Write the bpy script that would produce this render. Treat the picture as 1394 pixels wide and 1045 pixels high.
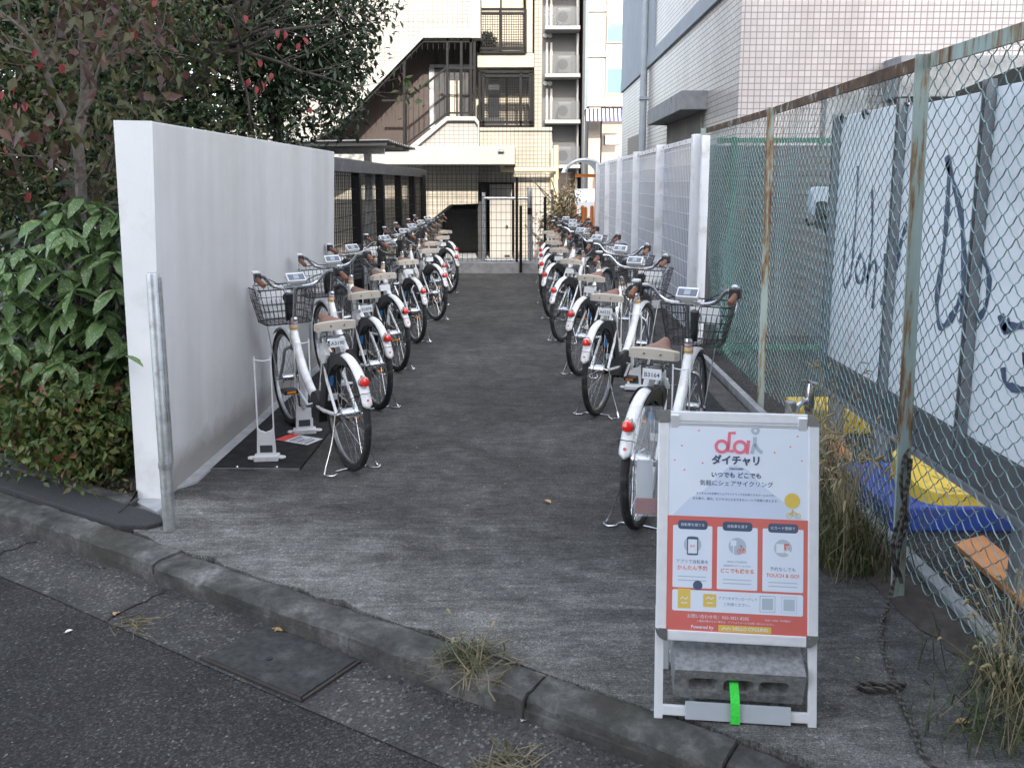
import bpy, bmesh, math, random
import numpy as np
from mathutils import Vector, Matrix, Euler
R = math.radians
random.seed(7); rng = np.random.default_rng(7)
for o in list(bpy.data.objects): bpy.data.objects.remove(o)
SC = bpy.context.scene
COL = SC.collection

# ------------------------------------------------------------------ camera, sky, sun, exposure
CAMH, PITCH, YAW, FPX = 1.62, 9.5088, 0.8946, 1200.0
cd = bpy.data.cameras.new('camera'); cam = bpy.data.objects.new('camera', cd); COL.objects.link(cam)
cam.location = (0, 0, CAMH); cam.rotation_euler = (R(90 - PITCH), 0, R(YAW))
cd.sensor_width = 36; cd.lens = 36 * FPX / 1394; cd.shift_y = -71.5 / 1394
cd.clip_start = .05; cd.clip_end = 600
SC.camera = cam
SUN_EL, SUN_AZ = 34.0, 174.0          # azimuth measured from +Y (down the alley) towards +X
wd = bpy.data.worlds.new('World'); SC.world = wd; wd.use_nodes = True
nt = wd.node_tree; bg = nt.nodes['Background']
sky = nt.nodes.new('ShaderNodeTexSky'); sky.sky_type = 'NISHITA'; sky.sun_disc = False
sky.sun_elevation = R(SUN_EL); sky.sun_rotation = R(SUN_AZ); sky.air_density = 1.0; sky.dust_density = 3.0; sky.ozone_density = 1.0
hs = nt.nodes.new('ShaderNodeHueSaturation'); hs.inputs['Saturation'].default_value = .55
nt.links.new(sky.outputs[0], hs.inputs['Color']); nt.links.new(hs.outputs[0], bg.inputs[0])
bg.inputs[1].default_value = .15
sd = bpy.data.lights.new('sun', 'SUN'); sd.energy = 2.0; sd.angle = R(.5); sd.color = (1, .93, .82)
sun = bpy.data.objects.new('sun', sd); COL.objects.link(sun)
sdir = Vector((math.sin(R(SUN_AZ)) * math.cos(R(SUN_EL)), math.cos(R(SUN_AZ)) * math.cos(R(SUN_EL)), math.sin(R(SUN_EL))))
sun.rotation_euler = (-sdir).to_track_quat('-Z', 'Y').to_euler(); sun.location = sdir * 60
vs = SC.view_settings; vs.view_transform = 'Standard'; vs.look = 'None'; vs.gamma = 1; vs.use_curve_mapping = False
vs.exposure = 2.38

# ------------------------------------------------------------------ helpers
_p, _y = R(PITCH), R(YAW)
FW = Vector((-math.sin(_y) * math.cos(_p), math.cos(_y) * math.cos(_p), -math.sin(_p)))
RT = Vector((math.cos(_y), math.sin(_y), 0)); UP = RT.cross(FW)
def _ray(px, py): return FW * FPX + RT * (px - 697) - UP * (py - 451)
def at(px, py, Y):            # point of the place seen at photo pixel px,py at depth Y
    d = _ray(px, py); return Vector((0, 0, CAMH)) + d * (Y / d.y)
def at_x(px, py, X):
    d = _ray(px, py); return Vector((0, 0, CAMH)) + d * (X / d.x)
def at_z(px, py, z=0):
    d = _ray(px, py); return Vector((0, 0, CAMH)) + d * ((z - CAMH) / d.z)

class MB:
    def __init__(s, M=None): s.v = []; s.f = []; s.M = M
    def add(s, vs_, fs):
        b = len(s.v)
        s.v += [tuple(s.M @ Vector(v)) if s.M else tuple(v) for v in vs_]
        s.f += [tuple(i + b for i in f) for f in fs]; return s
    def box(s, a, b):
        x0, y0, z0 = a; x1, y1, z1 = b
        if x0 > x1: x0, x1 = x1, x0
        if y0 > y1: y0, y1 = y1, y0
        if z0 > z1: z0, z1 = z1, z0
        return s.add([(x0,y0,z0),(x1,y0,z0),(x1,y1,z0),(x0,y1,z0),(x0,y0,z1),(x1,y0,z1),(x1,y1,z1),(x0,y1,z1)],
              [(0,3,2,1),(4,5,6,7),(0,1,5,4),(1,2,6,5),(2,3,7,6),(3,0,4,7)])
    def bar(s, a, b, w, h=None, up=(0,0,1)):          # square bar from a to b
        a, b = Vector(a), Vector(b); h = h or w; d = (b - a).normalized(); u = Vector(up)
        if abs(d.dot(u)) > .98: u = Vector((0,1,0))
        r = d.cross(u).normalized() * (w / 2); t = r.cross(d).normalized() * (h / 2)
        return s.add([a-r-t, a+r-t, a+r+t, a-r+t, b-r-t, b+r-t, b+r+t, b-r+t],
              [(0,3,2,1),(4,5,6,7),(0,1,5,4),(1,2,6,5),(2,3,7,6),(3,0,4,7)][::1])
    def tube(s, pts, r, n=6, closed=False, caps=True):
        P = [Vector(p) for p in pts]; m = len(P)
        rad = r if isinstance(r, (list, tuple)) else [r] * m
        T = []
        for i in range(m):
            if closed: t = P[(i+1) % m] - P[i-1]
            else: t = P[min(i+1, m-1)] - P[max(i-1, 0)]
            T.append(t.normalized() if t.length > 1e-9 else Vector((0,0,1)))
        u = T[0].orthogonal().normalized(); vs_ = []
        for i in range(m):
            u = (u - T[i] * u.dot(T[i]))
            u = u.normalized() if u.length > 1e-6 else T[i].orthogonal().normalized()
            w = T[i].cross(u)
            for k in range(n):
                a = 2 * math.pi * k / n
                vs_.append(P[i] + (u * math.cos(a) + w * math.sin(a)) * rad[i])
        fs = []
        for i in range(m if closed else m - 1):
            j = (i + 1) % m
            for k in range(n):
                k2 = (k + 1) % n; fs.append((i*n+k, i*n+k2, j*n+k2, j*n+k))
        if caps and not closed:
            fs.append(tuple(range(n))[::-1]); fs.append(tuple((m-1)*n + k for k in range(n)))
        return s.add(vs_, fs)
    def lathe(s, prof, c=(0,0,0), axis='z', n=16):     # prof = [(radius, height)]
        vs_ = []
        for r, h in prof:
            for k in range(n):
                a = 2 * math.pi * k / n; x, y = r * math.cos(a), r * math.sin(a)
                v = {'z': (x, y, h), 'y': (y, h, x), 'x': (h, x, y)}[axis]
                vs_.append((v[0]+c[0], v[1]+c[1], v[2]+c[2]))
        fs = []
        for i in range(len(prof)-1):
            for k in range(n):
                k2 = (k+1) % n; fs.append((i*n+k, i*n+k2, (i+1)*n+k2, (i+1)*n+k))
        fs.append(tuple(range(n))[::-1]); fs.append(tuple((len(prof)-1)*n+k for k in range(n)))
        return s.add(vs_, fs)
    def prism(s, poly, a, b, plane='xy'):
        def m(p, h): return {'xy': (p[0], p[1], h), 'xz': (p[0], h, p[1]), 'yz': (h, p[0], p[1])}[plane]
        n = len(poly)
        vs_ = [m(p, a) for p in poly] + [m(p, b) for p in poly]
        fs = [tuple(range(n))[::-1], tuple(range(n, 2*n))] + [(i, (i+1) % n, n+(i+1) % n, n+i) for i in range(n)]
        return s.add(vs_, fs)
    def quad(s, *p): return s.add(p, [tuple(range(len(p)))])
    def build(s, name, mat, parent=None, smooth=False, world=False, bevel=0):
        me = bpy.data.meshes.new(name); me.from_pydata(s.v, [], s.f); me.update()
        bm = bmesh.new(); bm.from_mesh(me); bmesh.ops.recalc_face_normals(bm, faces=bm.faces)
        if bevel: bmesh.ops.bevel(bm, geom=[e for e in bm.edges], offset=bevel, segments=2, affect='EDGES', profile=.6)
        bm.to_mesh(me); bm.free()
        return link(name, me, mat, parent, smooth, world)
def link(name, me, mat, parent=None, smooth=False, world=False):
    if mat is not None and not me.materials: me.materials.append(MT[mat] if isinstance(mat, str) else mat)
    if smooth:
        for p in me.polygons: p.use_smooth = True
        try: me.set_sharp_from_angle(angle=R(40))
        except Exception: pass
    o = bpy.data.objects.new(name, me); COL.objects.link(o)
    if parent:
        o.parent = parent
        if world: o.location = -world_loc(parent)
    return o
def world_loc(o):
    l = Vector(o.location); p = o.parent
    while p: l += Vector(p.location); p = p.parent
    return l
def empty(name, loc=(0,0,0), rz=0):
    o = bpy.data.objects.new(name, None); COL.objects.link(o); o.location = loc; o.rotation_euler = (0, 0, rz)
    o.empty_display_size = .1; return o
def tag(o, label=None, cat=None, group=None, kind=None):
    if label: o['label'] = label
    if cat: o['category'] = cat
    if group: o['group'] = group
    if kind: o['kind'] = kind
    return o
def copy_tree(o, parent=None):
    c = o.copy(); COL.objects.link(c); c.parent = parent
    for ch in [x for x in o.children]: copy_tree(ch, c)
    return c
def rrect(x0, y0, x1, y1, r, n=5):
    p = []
    for cx, cy, a0 in ((x1-r, y1-r, 0), (x0+r, y1-r, 90), (x0+r, y0+r, 180), (x1-r, y0+r, 270)):
        for k in range(n+1):
            a = R(a0 + 90*k/n); p.append((cx + r*math.cos(a), cy + r*math.sin(a)))
    return p
def arc(cx, cy, r, a0, a1, n=16): return [(cx + r*math.cos(R(a0+(a1-a0)*k/n)), cy + r*math.sin(R(a0+(a1-a0)*k/n))) for k in range(n+1)]
def smoothpath(pts, sub=6):
    P = [Vector(p) for p in pts]; out = []
    for i in range(len(P)-1):
        p0 = P[max(i-1,0)]; p1 = P[i]; p2 = P[i+1]; p3 = P[min(i+2,len(P)-1)]
        for k in range(sub):
            t = k/sub
            out.append(.5*((2*p1)+(-p0+p2)*t+(2*p0-5*p1+4*p2-p3)*t*t+(-p0+3*p1-3*p2+p3)*t**3))
    out.append(P[-1]); return out
def text(body, size, name, mat, parent, loc, rot=(R(90),0,0), align='CENTER', bold=0, sx=1):
    c = bpy.data.curves.new('text', 'FONT'); c.body = body; c.size = size; c.align_x = align; c.align_y = 'CENTER'
    c.resolution_u = 2; c.offset = bold
    o = bpy.data.objects.new('text', c); COL.objects.link(o)
    bpy.context.view_layer.update()
    me = bpy.data.meshes.new_from_object(o.evaluated_get(bpy.context.evaluated_depsgraph_get()))
    bpy.data.objects.remove(o); bpy.data.curves.remove(c)
    me.materials.clear(); t = link(name, me, mat, parent); t.location = loc; t.rotation_euler = rot; t.scale = (sx,1,1); return t

# ------------------------------------------------------------------ materials
MT = {}
class NG:
    def __init__(s, name):
        s.m = bpy.data.materials.new(name); s.m.use_nodes = True; MT[name] = s.m
        s.t = s.m.node_tree; s.b = s.t.nodes['Principled BSDF']
    def n(s, typ, **kw):
        nd = s.t.nodes.new('ShaderNode' + typ)
        for k, v in kw.items():
            if k in nd.inputs: s.set(nd.inputs[k], v)
            else: setattr(nd, k, v)
        return nd
    def set(s, inp, v):
        if hasattr(v, 'is_linked') or isinstance(v, bpy.types.NodeSocket): s.t.links.new(v, inp)
        else: inp.default_value = v
    def link(s, a, b): s.t.links.new(a, b)
    def coord(s, scale=(1,1,1), rot=(0,0,0), out='Object'):
        tc = s.n('TexCoord'); mp = s.n('Mapping'); mp.inputs['Scale'].default_value = scale; mp.inputs['Rotation'].default_value = rot
        s.link(tc.outputs[out], mp.inputs['Vector']); return mp.outputs[0]
    def noise(s, vec, scale, detail=4, rough=.55, dist=0):
        nd = s.n('TexNoise'); nd.inputs['Scale'].default_value = scale; nd.inputs['Detail'].default_value = detail
        nd.inputs['Roughness'].default_value = rough; nd.inputs['Distortion'].default_value = dist
        s.link(vec, nd.inputs['Vector']); return nd.outputs['Fac']
    def ramp(s, fac, stops):
        nd = s.n('ValToRGB'); e = nd.color_ramp.elements
        while len(e) < len(stops): e.new(.5)
        for el, (p, c) in zip(e, stops):
            el.position = p; el.color = (c, c, c, 1) if isinstance(c, (int, float)) else (*c, 1)
        s.link(fac, nd.inputs[0]); return nd.outputs[0]
    def mix(s, fac, a, b, mode='MIX'):
        nd = s.n('Mix', data_type='RGBA', blend_type=mode)
        for i, v in ((0, fac), (6, a), (7, b)):
            if isinstance(v, bpy.types.NodeSocket): s.link(v, nd.inputs[i])
            elif i == 0: nd.inputs[0].default_value = v
            else: nd.inputs[i].default_value = (*v, 1) if len(v) == 3 else v
        return nd.outputs[2]
    def bump(s, h, strength=.3, dist=.01):
        nd = s.n('Bump'); nd.inputs['Strength'].default_value = strength; nd.inputs['Distance'].default_value = dist
        s.link(h, nd.inputs['Height']); s.link(nd.outputs[0], s.b.inputs['Normal'])
    def base(s, c): s.set(s.b.inputs['Base Color'], c if isinstance(c, bpy.types.NodeSocket) else (*c, 1))
    def rough(s, r): s.set(s.b.inputs['Roughness'], r)
def simple(name, col, rough=.5, metal=0, var=.12, vscale=8, bump=0, bscale=60, coat=0, dirt=None, dscale=3, trans=0, spec=None):
    g = NG(name); v = g.coord()
    n1 = g.noise(v, vscale, 5)
    lo = tuple(c*(1-var) for c in col); hi = tuple(min(1, c*(1+var)) for c in col)
    c = g.ramp(n1, [(.3, lo), (.7, hi)])
    if dirt:
        d = g.ramp(g.noise(v, dscale, 8, .65), [(.52, 0), (.68, 1)]); c = g.mix(d, c, dirt)
    g.base(c)
    g.rough(g.ramp(g.noise(v, vscale*2, 3), [(.3, max(0, rough-.08)), (.7, min(1, rough+.08))]))
    g.b.inputs['Metallic'].default_value = metal
    if bump: g.bump(g.noise(v, bscale, 4), bump, .004)
    if coat: g.b.inputs['Coat Weight'].default_value = coat; g.b.inputs['Coat Roughness'].default_value = .04
    if trans: g.b.inputs['Transmission Weight'].default_value = trans
    if spec is not None: g.b.inputs['Specular IOR Level'].default_value = spec
    return g
def tile(name, axis, pw, ph, col, grout, mort=.06, var=.06, rough=.35, off=0.0):
    g = NG(name); tc = g.n('TexCoord'); sp = g.n('SeparateXYZ'); g.link(tc.outputs['Object'], sp.inputs[0]); cb = g.n('CombineXYZ')
    g.link(sp.outputs[0 if axis == 'x' else 1], cb.inputs[0]); g.link(sp.outputs[2], cb.inputs[1])
    br = g.n('TexBrick', offset=off, squash=1.0); g.link(cb.outputs[0], br.inputs['Vector'])
    br.inputs['Scale'].default_value = 1; br.inputs['Mortar Size'].default_value = mort*ph; br.inputs['Brick Width'].default_value = pw; br.inputs['Row Height'].default_value = ph
    br.inputs['Mortar Smooth'].default_value = .1; br.inputs['Bias'].default_value = 0
    br.inputs['Color1'].default_value = (*[c*(1-var) for c in col], 1); br.inputs['Color2'].default_value = (*[min(1,c*(1+var)) for c in col], 1)
    br.inputs['Mortar'].default_value = (*grout, 1)
    v = g.coord(); st = g.ramp(g.noise(g.coord((1,1,.25)), 1.3, 7, .6), [(.35, (.82,.81,.8)), (.65, (1,1,1))])
    g.base(g.mix(1, br.outputs['Color'], st, 'MULTIPLY'))
    g.rough(g.ramp(br.outputs['Fac'], [(0, rough), (1, .9)]))
    inv = g.ramp(br.outputs['Fac'], [(0, 1), (1, 0)]); g.bump(inv, .5, .004)
    return g

# painted / plain
simple('white_paint', (.80,.81,.81), .28, coat=.4, var=.04, dirt=(.55,.53,.49), dscale=5)
simple('white_plastic', (.72,.73,.74), .4, var=.04, dirt=(.6,.6,.6), dscale=9)
simple('black_plastic', (.018,.018,.02), .45, var=.3)
simple('black_wire', (.014,.014,.016), .38, var=.2)
simple('rubber', (.02,.02,.021), .8, var=.3, vscale=20, dirt=(.06,.058,.055), dscale=14)
simple('chrome', (.62,.63,.64), .22, 1, var=.08, vscale=20)
simple('alloy', (.5,.51,.52), .35, 1, var=.1, vscale=12)
simple('rim_grey', (.28,.285,.29), .38, 1, var=.15, vscale=12)
simple('aluminium', (.80,.82,.85), .38, .25, var=.04, vscale=30)
simple('galv', (.42,.44,.45), .5, .75, var=.22, vscale=24, dirt=(.3,.3,.29), dscale=16)
simple('brown_grip', (.17,.066,.035), .55, var=.15, bump=.2, bscale=200)
simple('brown_leather', (.22,.12,.085), .5, var=.15, vscale=20)
simple('cream_vinyl', (.50,.455,.385), .5, var=.06)
simple('red_lens', (.75,.02,.012), .12, coat=1, var=.06)
simple('orange_lens', (.8,.25,.02), .2, var=.1)
simple('yellow_band', (.75,.42,.03), .35, var=.05)
simple('leaflet_red', (.22,.05,.055), .5, var=.2)
simple('red_band', (.6,.08,.05), .35, var=.05)
simple('screen_grey', (.10,.12,.15), .12, coat=1, var=.05)
simple('screen_panel', (.3,.34,.37), .2, var=.04)
simple('plate_white', (.75,.77,.78), .4, var=.03)
simple('ink_blue', (.06,.09,.14), .5, var=.05)
simple('ink_red', (.7,.07,.05), .5, var=.05)
simple('sticker_blue', (.05,.25,.55), .4, var=.05)
simple('dock_mat', (.008,.008,.009), .5, var=.35, vscale=6, dirt=(.02,.02,.02), dscale=4, spec=.25)
simple('black_metal', (.02,.02,.022), .4, var=.2)
simple('dark_grey_sheet', (.05,.054,.062), .55, var=.15, dirt=(.09,.09,.09), dscale=3)
simple('green_strap', (.045,.74,.07), .6, var=.14, vscale=160, bump=.5, bscale=400)
simple('grey_plastic', (.42,.46,.5), .35, var=.05)
simple('concrete_block', (.24,.245,.25), .95, var=.35, vscale=60, bump=1, bscale=180, dirt=(.13,.13,.13), dscale=12)
simple('concrete_trim', (.46,.45,.42), .85, var=.1, vscale=5, dirt=(.3,.29,.27), dscale=1.6, bump=.2)
simple('concrete_grey', (.25,.26,.27), .9, var=.2, vscale=9, dirt=(.15,.15,.15), dscale=2.5, bump=.5, bscale=70)
simple('hoarding_white', (.78,.82,.87), .5, var=.04, vscale=2, dirt=(.64,.67,.71), dscale=1.8)
simple('channel_grey', (.24,.25,.265), .5, .3, var=.2, vscale=14)
simple('spray_ink', (.07,.095,.16), .6, var=.3, vscale=20)
simple('skirt_grey', (.10,.105,.11), .6, var=.2, vscale=4, dirt=(.06,.06,.06))
simple('fence_white', (.80,.82,.86), .45, var=.04, dirt=(.6,.6,.6), dscale=4)
simple('cream_stucco', (.315,.292,.238), .85, var=.06, vscale=3, bump=.2, bscale=90)
simple('white_stucco', (.265,.26,.247), .85, var=.05, vscale=2, dirt=(.38,.365,.34), dscale=1.2)
simple('beam_white', (.26,.253,.24), .8, var=.06, vscale=2, dirt=(.32,.31,.29), dscale=1.4)
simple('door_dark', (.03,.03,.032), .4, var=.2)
simple('door_white', (.27,.258,.24), .45, var=.04)
simple('rail_black', (.007,.007,.008), .65, var=.2, spec=.2)
simple('grey_wall', (.06,.06,.06), .8, var=.1, vscale=2)
simple('grey_slab', (.16,.16,.155), .8, var=.1)
simple('ac_grey', (.11,.112,.112), .6, var=.06)
simple('dark_pillar', (.02,.021,.023), .6, var=.2)
simple('pale_wall', (.36,.335,.30), .8, var=.05)
simple('beige_wall', (.27,.235,.20), .8, var=.06)
simple('window_glass', (.12,.2,.2), .08, var=.1, vscale=.8, coat=1)
simple('tower_wall', (.5,.48,.45), .8, var=.05)  # pale, so the added tower bounces fill light into the alley
simple('dark_glass', (.06,.065,.07), .08, var=.2, vscale=.8, coat=1)
simple('frosted_glass', (.40,.36,.29), .3, var=.12, vscale=1.2)
simple('pipe_cream', (.5,.44,.29), .5, var=.05)
simple('orange_paint', (.45,.13,.015), .5, var=.06)
simple('downpipe', (.30,.34,.38), .5, var=.06)
simple('band_bluegrey', (.26,.30,.35), .7, var=.06, vscale=2)
simple('arch_sheet', (.42,.46,.45), .4, var=.08)
simple('car_white', (.5,.5,.5), .2, coat=1, var=.02)
simple('brown_board', (.030,.019,.015), .6, var=.15, vscale=4)
simple('blue_plastic', (.035,.075,.36), .5, var=.15, dirt=(.06,.08,.2), dscale=12)
simple('yellow_plastic', (.62,.45,.04), .5, var=.12, dirt=(.35,.25,.05), dscale=12)
simple('orange_board', (.42,.19,.07), .75, var=.15, vscale=10)
simple('green_paint', (.012,.085,.052), .5, var=.2)
simple('green_wire', (.022,.085,.07), .5, var=.2)
simple('fence_wire', (.19,.30,.30), .5, .2, var=.2, vscale=6, dirt=(.2,.18,.15), dscale=6)
simple('lamp_blue', (.42,.5,.58), .3, var=.06)
simple('bark', (.065,.056,.048), .9, var=.35, vscale=22, bump=.8, bscale=60)
simple('bark_pale', (.14,.125,.108), .9, var=.3, vscale=26, bump=.6, bscale=70)
simple('straw', (.24,.2,.11), .8, var=.3, vscale=12)
simple('seed_head', (.27,.22,.12), .9, var=.25, vscale=30)
simple('dry_leaf', (.42,.27,.12), .8, var=.3, vscale=30)
simple('paper_scrap', (.7,.68,.62), .8, var=.06)
simple('soil', (.05,.042,.036), .95, var=.4, vscale=20, bump=1, bscale=60)
simple('lid_concrete', (.03,.03,.029), .9, var=.5, vscale=40, dirt=(.075,.073,.07), dscale=8, bump=.8, bscale=120)
simple('rust_iron', (.03,.024,.02), .8, var=.4, vscale=30)
simple('asphalt_patch', (.035,.035,.037), .9, var=.5, vscale=160, bump=1, bscale=170)
simple('wall_base', (.33,.34,.35), .9, var=.15, vscale=12, bump=.4)
simple('arch_frame', (.5,.52,.53), .4, .5, var=.06)
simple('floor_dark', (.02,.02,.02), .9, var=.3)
# poster inks under a glossy clear cover
for nm, c in dict(po_white=(.72,.79,.88), po_blue=(.58,.67,.82), po_red=(.64,.15,.125), po_pink=(.78,.19,.26), po_grey=(.42,.50,.58), po_navy=(.07,.10,.17), po_yellow=(.72,.52,.10),
                  po_card=(.70,.78,.89), po_circle=(.44,.52,.60), po_orange=(.75,.16,.08)).items():
    simple(nm, c, .4, coat=1, var=.015)
# glazing of the white fence, clear box
g = NG('clear_sheet'); v = g.coord(); g.base(g.ramp(g.noise(v, 1.2, 5), [(.3, (.40,.44,.52)), (.7, (.52,.56,.62))])); g.rough(.25); g.b.inputs['Alpha'].default_value = .8
g = NG('clear_box'); g.base((.7,.72,.74)); g.rough(.08); g.b.inputs['Alpha'].default_value = .10
g = NG('balcony_glass'); g.base((.1,.105,.11)); g.rough(.1); g.b.inputs['Alpha'].default_value = .3
# asphalt road
g = NG('asphalt'); v = g.coord()
vo = g.n('TexVoronoi'); vo.inputs['Scale'].default_value = 150; g.link(v, vo.inputs['Vector'])
st = g.ramp(vo.outputs['Color'], [(.0, (.014,.014,.014)), (.7, (.047,.0465,.046)), (.9, (.1,.098,.095)), (1, (.34,.33,.32))])
big = g.ramp(g.noise(v, 1.6, 7, .65), [(.35, (.65,.65,.66)), (.68, (1.3,1.28,1.25))])
g.base(g.mix(1, st, big, 'MULTIPLY')); g.rough(.9); g.b.inputs['Specular IOR Level'].default_value = .25; g.bump(vo.outputs['Distance'], .9, .006)
# worn gutter concrete
g = NG('gutter'); v = g.coord()
vo = g.n('TexVoronoi'); vo.inputs['Scale'].default_value = 110; g.link(v, vo.inputs['Vector'])
st = g.ramp(vo.outputs['Color'], [(0, (.027,.0265,.026)), (.75, (.072,.071,.069)), (1, (.28,.27,.26))])
big = g.ramp(g.noise(v, 3, 8, .7), [(.35, (.5,.5,.5)), (.7, (1.25,1.22,1.18))])
g.base(g.mix(1, st, big, 'MULTIPLY')); g.rough(.9); g.bump(vo.outputs['Distance'], .8, .006)
# kerb concrete
g = NG('kerb'); v = g.coord()
a = g.ramp(g.noise(v, 5, 10, .72), [(.32, (.022,.022,.02)), (.5, (.075,.074,.069)), (.6, (.15,.148,.14)), (.72, (.34,.335,.32))])
m = g.ramp(g.noise(v, 2.2, 4), [(.5, 0), (.66, .7)])
g.base(g.mix(m, a, (.035,.034,.022))); g.rough(.92); g.bump(g.noise(v, 60, 6, .7), .9, .01)
# broom-finished alley concrete, streaks across the alley
g = NG('alley_concrete'); v = g.coord()
streak = g.noise(g.coord((2.0, 11, 1), (0, 0, R(-4))), 3.0, 10, .76, .6)
blot = g.noise(v, .85, 12, .72, .5); fine = g.noise(g.coord((22,75,1), (0,0,R(-5))), 3, 5, .75); grain = g.noise(v, 190, 2, .6); spot = g.noise(v, 6, 10, .8)
c = g.ramp(blot, [(.3, (.050,.0495,.048)), (.46, (.066,.065,.063)), (.58, (.088,.087,.084)), (.74, (.14,.138,.134))])
c = g.mix(.9, c, g.ramp(streak, [(.3, (.55,.55,.55)), (.5, (.95,.95,.95)), (.68, (1.5,1.5,1.5))]), 'MULTIPLY')
c = g.mix(.7, c, g.ramp(fine, [(.3, (.45,.45,.45)), (.68, (1.6,1.6,1.6))]), 'MULTIPLY')
c = g.mix(.7, c, g.ramp(spot, [(.32, (.4,.4,.4)), (.62, (1.4,1.4,1.4))]), 'MULTIPLY')
c = g.mix(.9, c, g.ramp(grain, [(.3, (.45,.45,.45)), (.7, (1.65,1.65,1.64))]), 'MULTIPLY')
vo = g.n('TexVoronoi'); vo.inputs['Scale'].default_value = 120; g.link(v, vo.inputs['Vector']); c = g.mix(.55, c, g.ramp(vo.outputs['Color'], [(.1, (.45,.45,.45)), (.8, (1.1,1.1,1.1)), (.97, (2.2,2.2,2.15))]), 'MULTIPLY')
sx = g.n('SeparateXYZ'); g.link(v, sx.inputs[0])
def mad(a, k, b):
    nd = g.n('Math', operation='MULTIPLY_ADD'); g.link(a, nd.inputs[0]); nd.inputs[1].default_value = k
    if isinstance(b, float): nd.inputs[2].default_value = b
    else: g.link(b, nd.inputs[2])
    return nd.outputs[0]
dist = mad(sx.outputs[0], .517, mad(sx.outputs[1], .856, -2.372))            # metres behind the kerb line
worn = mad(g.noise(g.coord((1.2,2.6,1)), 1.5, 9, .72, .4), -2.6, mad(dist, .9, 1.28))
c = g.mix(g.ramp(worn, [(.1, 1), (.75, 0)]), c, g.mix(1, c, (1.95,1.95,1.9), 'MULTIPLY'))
g.base(c); g.rough(.92); g.b.inputs['Specular IOR Level'].default_value = .25
mx = g.n('Math', operation='ADD'); g.link(grain, mx.inputs[0]); g.link(fine, mx.inputs[1]); g.bump(mx.outputs[0], .6, .005)
# white rendered wall with rain streaks
g = NG('wall_white'); s1 = g.noise(g.coord((1,1.5,.12)), 2.0, 4, .5); s2 = g.noise(g.coord((1,5,.05)), 1.5, 3, .5); v = g.coord()
c = g.ramp(s1, [(.34, (.49,.49,.485)), (.62, (.56,.565,.57))])
c = g.mix(.10, c, g.ramp(s2, [(.38, (.62,.61,.59)), (.58, (1,1,1))]), 'MULTIPLY')
c = g.mix(.3, c, g.ramp(g.noise(v, 3, 9, .7), [(.3, (.75,.75,.74)), (.65, (1.05,1.05,1.05))]), 'MULTIPLY')
sz = g.n('SeparateXYZ'); g.link(v, sz.inputs[0]); zz = g.n('Math', operation='MULTIPLY_ADD'); g.link(g.noise(v, 6, 8, .7), zz.inputs[0]); zz.inputs[1].default_value = -.22; g.link(sz.outputs[2], zz.inputs[2])
c = g.mix(g.ramp(zz.outputs[0], [(0, .75), (.12, 0)]), c, (.22,.21,.19))
g.base(c); g.rough(.85); g.bump(g.noise(v, 90, 5), .25, .004)
simple('wall_end', (.80,.81,.82), .85, var=.04, vscale=2, dirt=(.7,.7,.7), dscale=3, bump=.2, bscale=90)
# rusty blue fence paint
g = NG('rusty_paint'); v = g.coord((1,1,.12)); n1 = g.noise(v, 14, 9, .7)
c = g.ramp(n1, [(.31, (.03,.02,.014)), (.40, (.12,.06,.03)), (.46, (.24,.18,.11)), (.50, (.27,.34,.31)), (.7, (.33,.42,.41))])
g.base(c); g.rough(.75); g.bump(n1, .5, .004)
g = NG('rusty_dark'); v = g.coord(); n1 = g.noise(v, 7, 9, .68)
c = g.ramp(n1, [(.4, (.04,.025,.018)), (.56, (.12,.065,.035)), (.64, (.3,.4,.39))])
g.base(c); g.rough(.8); g.bump(n1, .5, .004)
# tiles
tile('tile_cream', 'x', .082, .082, (.325,.302,.257), (.165,.148,.122), .09)
tile('tile_white', 'x', .10, .082, (.285,.277,.264), (.17,.163,.153), .08)
tile('tile_pink_x', 'x', .0675, .0675, (.39,.365,.37), (.22,.205,.21), .085)
tile('tile_pink_y', 'y', .21, .0675, (.42,.395,.385), (.22,.21,.205), .08, off=.5)
tile('block_grey', 'x', .40, .10, (.062,.070,.082), (.052,.058,.066), .04)
tile('tile_beige', 'x', .3, .1, (.33,.305,.28), (.24,.225,.21), .06)
# striped awning
g = NG('awning'); tc = g.n('TexCoord'); sp = g.n('SeparateXYZ'); g.link(tc.outputs['Object'], sp.inputs[0])
mm = g.n('Math', operation='MULTIPLY'); g.link(sp.outputs[0], mm.inputs[0]); mm.inputs[1].default_value = 4.1
fr = g.n('Math', operation='FRACT'); g.link(mm.outputs[0], fr.inputs[0]); gt = g.n('Math', operation='GREATER_THAN'); g.link(fr.outputs[0], gt.inputs[0]); gt.inputs[1].default_value = .5
g.base(g.mix(gt.outputs[0], (.42,.42,.45), (.015,.015,.2))); g.rough(.8)
# striped rope
g = NG('rope'); tc = g.n('TexCoord'); wv = g.n('TexWave', wave_type='BANDS', bands_direction='DIAGONAL'); wv.inputs['Scale'].default_value = 17; g.link(tc.outputs['Object'], wv.inputs['Vector'])
g.base(g.ramp(wv.outputs['Fac'], [(.35, (.03,.027,.024)), (.7, (.10,.09,.075))])); g.rough(.9)
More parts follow.
